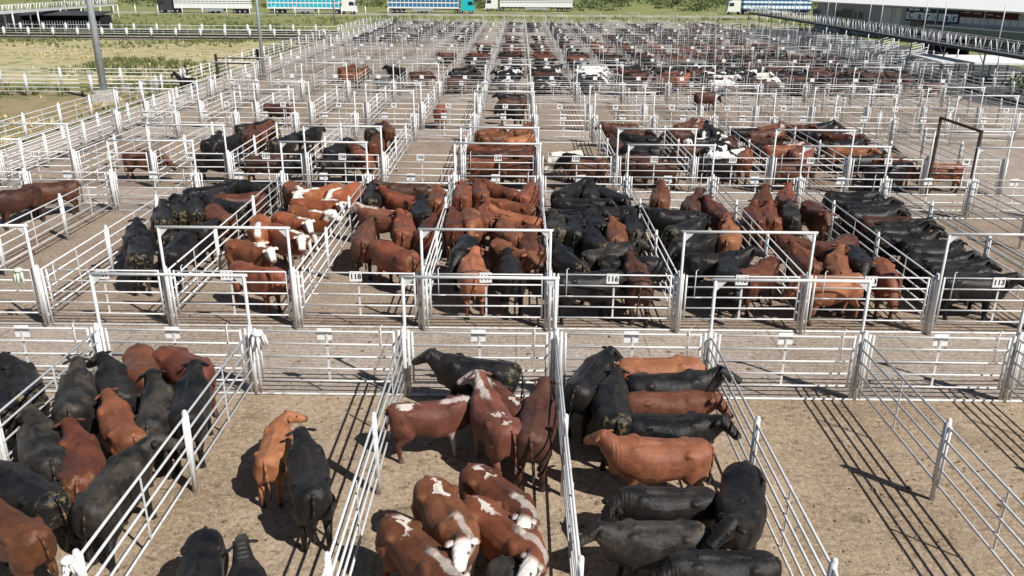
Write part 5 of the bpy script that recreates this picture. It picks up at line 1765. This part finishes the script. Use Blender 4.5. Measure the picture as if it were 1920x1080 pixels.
for i, (y, lab) in enumerate(((99.5, 'sloping white loading ramp under the walkway, the nearer one'), (107.5, 'sloping white loading ramp under the walkway, the further one'))):
    e = tag(empty('loading_ramp', (44.2, y, 0), R(8)), lab, 'ramp', 'loading ramps')
    mb = MB(); mb.prism([(-3, 0), (3, 1.5), (3, 1.38), (-2.6, 0)], 'y', -.6, .6); place('floor', mb.mesh('floor', DECK_D), e)
    for s in (-.65, .65):
        for z in (.5, 1.0, 1.6):
            mb = MB(); mb.tube((-3, s, z), (3, s, z + 1.5), .035, 6); place('rail', mb.mesh('rail', M['white_rail']), e)
        for x in (-3, 0, 3):
            mb = MB(); mb.tube((x, s, 0), (x, s, 1.6 + (x + 3) * .25), .045, 6); place('post', mb.mesh('post', M['white_rail']), e)
run_fence('end_fence', (DX(7), 54.3, 0), (46, 54.3, 0), 'pipe fence along the lane at the third row end towards the walkway')
for c in (7, 8):
    gate('C', c, True)

# ------------------------------------------------------------------ trucks
def truck(x0, x1, y, cabside, body, cabc, slat, lab, stripe=None, decks=2):
    """livestock lorry side-on: x0..x1 overall, cab at the given end"""
    L = x1 - x0; cl = 3.6
    e = tag(empty('livestock_truck', ((x0 + x1) / 2, y, 0)), lab, 'truck', 'livestock trucks parked on the track')
    s = cabside
    tx0, tx1 = (-L / 2, L / 2 - cl - .7) if s > 0 else (-L / 2 + cl + .7, L / 2)
    tl = tx1 - tx0; tc = (tx0 + tx1) / 2
    mb = MB(); mb.box((tc, 0, 2.75), (tl, 2.45, 2.9)); tr = place('trailer', mb.mesh('trailer', slat), e)
    for z, h in ((1.45, .42), (2.75, .3), (4.15, .22)):
        mb = MB(); mb.box((tc, 0, z), (tl + .06, 2.56, h)); place('side_rail', mb.mesh('side_rail', body), e)
    if stripe:
        mb = MB(); mb.box((tc, 0, 1.98), (tl + .03, 2.54, .9)); place('side_panel', mb.mesh('side_panel', stripe), e)
        mb = MB(); mb.box((tc, 0, 3.35), (tl + .03, 2.54, .5)); place('side_panel', mb.mesh('side_panel', stripe), e)
    n = int(tl / 1.1)
    rm = MB(); rm.box((0, 0, 2.75), (.12, 2.6, 2.9)); rib = rm.mesh('rib', body)
    for i in range(n + 1): place('rib', rib, e, (tx0 + .06 + (tl - .12) * i / n, 0, 0))
    mb = MB(); mb.box((tc, 0, 1.1), (tl - .4, 1.0, .25)); place('chassis', mb.mesh('chassis', M['black']), e)
    # cab
    cx = L / 2 * s - cl / 2 * s
    pr = [(cx - s * cl / 2, .75), (cx - s * cl / 2, 3.75), (cx + s * .2, 3.8), (cx + s * (cl / 2 - .35), 3.3), (cx + s * (cl / 2 - .05), 2.1), (cx + s * cl / 2, .75)]
    mb = MB(); mb.prism(pr, 'y', -1.22, 1.22); place('cab', mb.mesh('cab', cabc), e)
    for sy in (-1, 1):
        mb = MB(); mb.prism([(cx + s * .1, 2.2), (cx + s * .1, 3.1), (cx + s * (cl / 2 - .55), 3.1), (cx + s * (cl / 2 - .25), 2.2)], 'y', sy * 1.2, sy * 1.25); place('window', mb.mesh('window', M['glass']), e)
    mb = MB(); mb.box((cx + s * (cl / 2 - .12), 0, 2.65), (.12, 2.1, .95), 0, Matrix.Rotation(-s * .24, 3, 'Y')); place('windscreen', mb.mesh('windscreen', M['glass']), e)
    mb = MB(); mb.box((cx + s * (cl / 2), 0, .75), (.3, 2.4, .45)); place('bumper', mb.mesh('bumper', cabc), e)
    wm = MB(); wm.tube((0, -.16, 0), (0, .16, 0), .52, 16); wm.tube((0, -.17, 0), (0, .17, 0), .26, 10, mat=1); wheel = wm.mesh('wheel', [M['black'], M['galv']])
    xs = [cx + s * .9, cx - s * 1.9, cx - s * 3.2] + [tc - s * (tl / 2 - 1.2 - 1.35 * i) for i in range(3)] + [tc + s * .5, tc - s * .9]
    for x in xs:
        for sy in (-1.02, 1.02): place('wheel', wheel, e, (x, sy, .52))
    for sy in (-1, 1):
        mb = MB(); mb.box((tc, sy * 1.15, .85), (tl * .3, .1, .55)); place('side_guard', mb.mesh('side_guard', M['galv']), e)
TW = simple('truck_white', (.80, .80, .78), .4, .5, var=.04); TC = simple('truck_cyan', (.03, .42, .55), .4, .5, var=.1); TB = simple('truck_blue', (.03, .17, .36), .4, .5, var=.15)
TT = simple('truck_turquoise', (.02, .45, .52), .35, .5, var=.05); TG = simple('truck_slat_grey', (.14, .14, .15), .6, .4, var=.3); TD = simple('truck_dark_grey', (.05, .05, .06), .5, .4)
TS = simple('truck_slat_blue', (.05, .10, .17), .6, .4, var=.3)
truck(-95, -71, 229, -1, TW, TD, TG, 'white livestock truck with dark grey cab, parked behind the slim pole', TW)
truck(-66.5, -43.2, 230, 1, TW, TW, TC, 'livestock truck with cyan trailer sides and white cab', TC)
truck(-36, -12.4, 239, 1, TW, TT, TS, 'livestock truck with blue ribbed trailer and turquoise cab', TB)
truck(-10, 15.5, 256, -1, TW, TW, TG, 'livestock truck with white and grey trailer and white cab on grass', TW)
truck(58.5, 82, 246, -1, TS, TW, TB, 'livestock truck with pale blue trailer and white cab by the walkway end', LBLUE)

# ------------------------------------------------------------------ shrubs, hedge, grass
def leafy(name, loc, rx, ry, rz, n, size, mat, lab, cat, kind=None, stems=5):
    e = None
    mb = MB()
    for i in range(n):
        while True:
            p = Vector((random.uniform(-1, 1), random.uniform(-1, 1), random.uniform(-1, 1)))
            if .25 < p.length < 1: break
        lump = 1 + .3 * math.sin(p.x * 7 + loc[0]) * math.cos(p.y * 6 + p.z * 4)
        c = Vector((p.x * rx * lump, p.y * ry * lump, rz + p.z * rz * .98 * lump))
        if c.z < .05: c.z = .05
        a = Vector((random.uniform(-1, 1), random.uniform(-1, 1), random.uniform(-.4, 1))).normalized() * size * random.uniform(.6, 1.3)
        b = a.orthogonal().normalized() * size * random.uniform(.25, .45)
        b.rotate(Matrix.Rotation(random.uniform(0, 6.28), 3, a.normalized()))
        mb.poly([c - a * .5, c + b * .5, c + a * .5, c - b * .5])
    me = mb.mesh('foliage', mat)
    if kind: return tag(place(name, me, None, loc), lab, cat, kind=kind)
    e = tag(empty(name, loc), lab, cat)
    place('foliage', me, e)
    sb = MB()
    for i in range(stems):
        a = random.uniform(0, 6.28); sb.tube((0, 0, 0), (math.cos(a) * rx * .6, math.sin(a) * ry * .6, rz * 1.5), .06, 5, .02)
    place('stem', sb.mesh('stem', M['brown_steel']), e)
    return e
leafy('green_shrub', (47.6, 77.6, 0), 2.6, 1.6, 1.0, 1100, .4, M['leaf'], 'broad green shrub growing by the walkway legs', 'shrub')
leafy('green_shrub', (51.6, 77.0, 0), 2.2, 1.8, 1.5, 1000, .4, M['leaf'], 'taller green shrub at the picture edge below the walkway', 'shrub')
leafy('green_shrub', (-28.0, 186, 0), 3.5, 1.6, .7, 500, .5, M['leaf'], 'low dark shrub at the far corner of the yard fence', 'shrub')
# far scrub belt behind the trucks: one mass
fb = MB()
for i in range(620):
    cx, cy = random.uniform(-150, 170), random.uniform(262, 420)
    R0 = random.uniform(2.0, 5.5); hh = random.uniform(.5, 1.4)
    for j in range(34):
        p = Vector((random.gauss(0, .5), random.gauss(0, .5), abs(random.gauss(.3, .35))))
        c = Vector((cx + p.x * R0, cy + p.y * R0, p.z * R0 * hh * .6))
        a = Vector((random.uniform(-1, 1), random.uniform(-1, 1), random.uniform(-.3, 1))).normalized() * random.uniform(.5, 1.3)
        b = a.orthogonal().normalized() * random.uniform(.3, .7); b.rotate(Matrix.Rotation(random.uniform(0, 6.28), 3, a.normalized()))
        fb.poly([c - a * .5, c + b * .5, c + a * .5, c - b * .5])
tag(place('scrub_belt', fb.mesh('scrub_belt', M['leaf_far'])), 'belt of green scrub and bushes behind the parked trucks', 'scrub', kind='stuff')
def tufts(name, areas, mat, lab, n, h0, h1):
    mb = MB()
    for i in range(n):
        x0, x1, y0, y1 = random.choice(areas)
        cx, cy = random.uniform(x0, x1), random.uniform(y0, y1)
        if math.sin(cx * .23 + 1.3 * math.sin(cy * .31)) * math.cos(cy * .19) + random.uniform(-.7, .7) < .1: continue
        for j in range(7):
            a = random.uniform(0, 6.28); r = random.uniform(0, .3); h = random.uniform(h0, h1)
            p = Vector((cx + math.cos(a) * r, cy + math.sin(a) * r, 0)); w = Vector((math.cos(a + 1.6), math.sin(a + 1.6), 0)) * random.uniform(.04, .1)
            t = p + Vector((math.cos(a) * h * .5, math.sin(a) * h * .5, h))
            mb.poly([p - w, p + w, t])
    tag(place(name, mb.mesh(name, mat)), lab, 'grass', kind='stuff')
tufts('dry_grass', [(-90, -31, 81, 133), (-60, -31, 38, 70.5)], M['blade_dry'], 'dry yellow grass tufts of the paddock', 4200, .1, .35)
tufts('green_grass', [(-85, -31, 128, 134), (-60, -31, 60, 70.5), (-60, -31, 78, 81), (-60, -31, 71.5, 77), (-50, -31, 86, 104), (-50, -31, 86, 104), (-80, -40, 118, 133), (-35, -31, 80, 132)], M['blade_green'], 'green weeds along the paddock edges and fences', 3400, .2, .6)
tufts('verge_grass', [(-110, 70, 178, 222), (-90, -40, 148, 178)], M['blade_green'], 'green grass of the verge before the trucks', 3600, .2, .7)
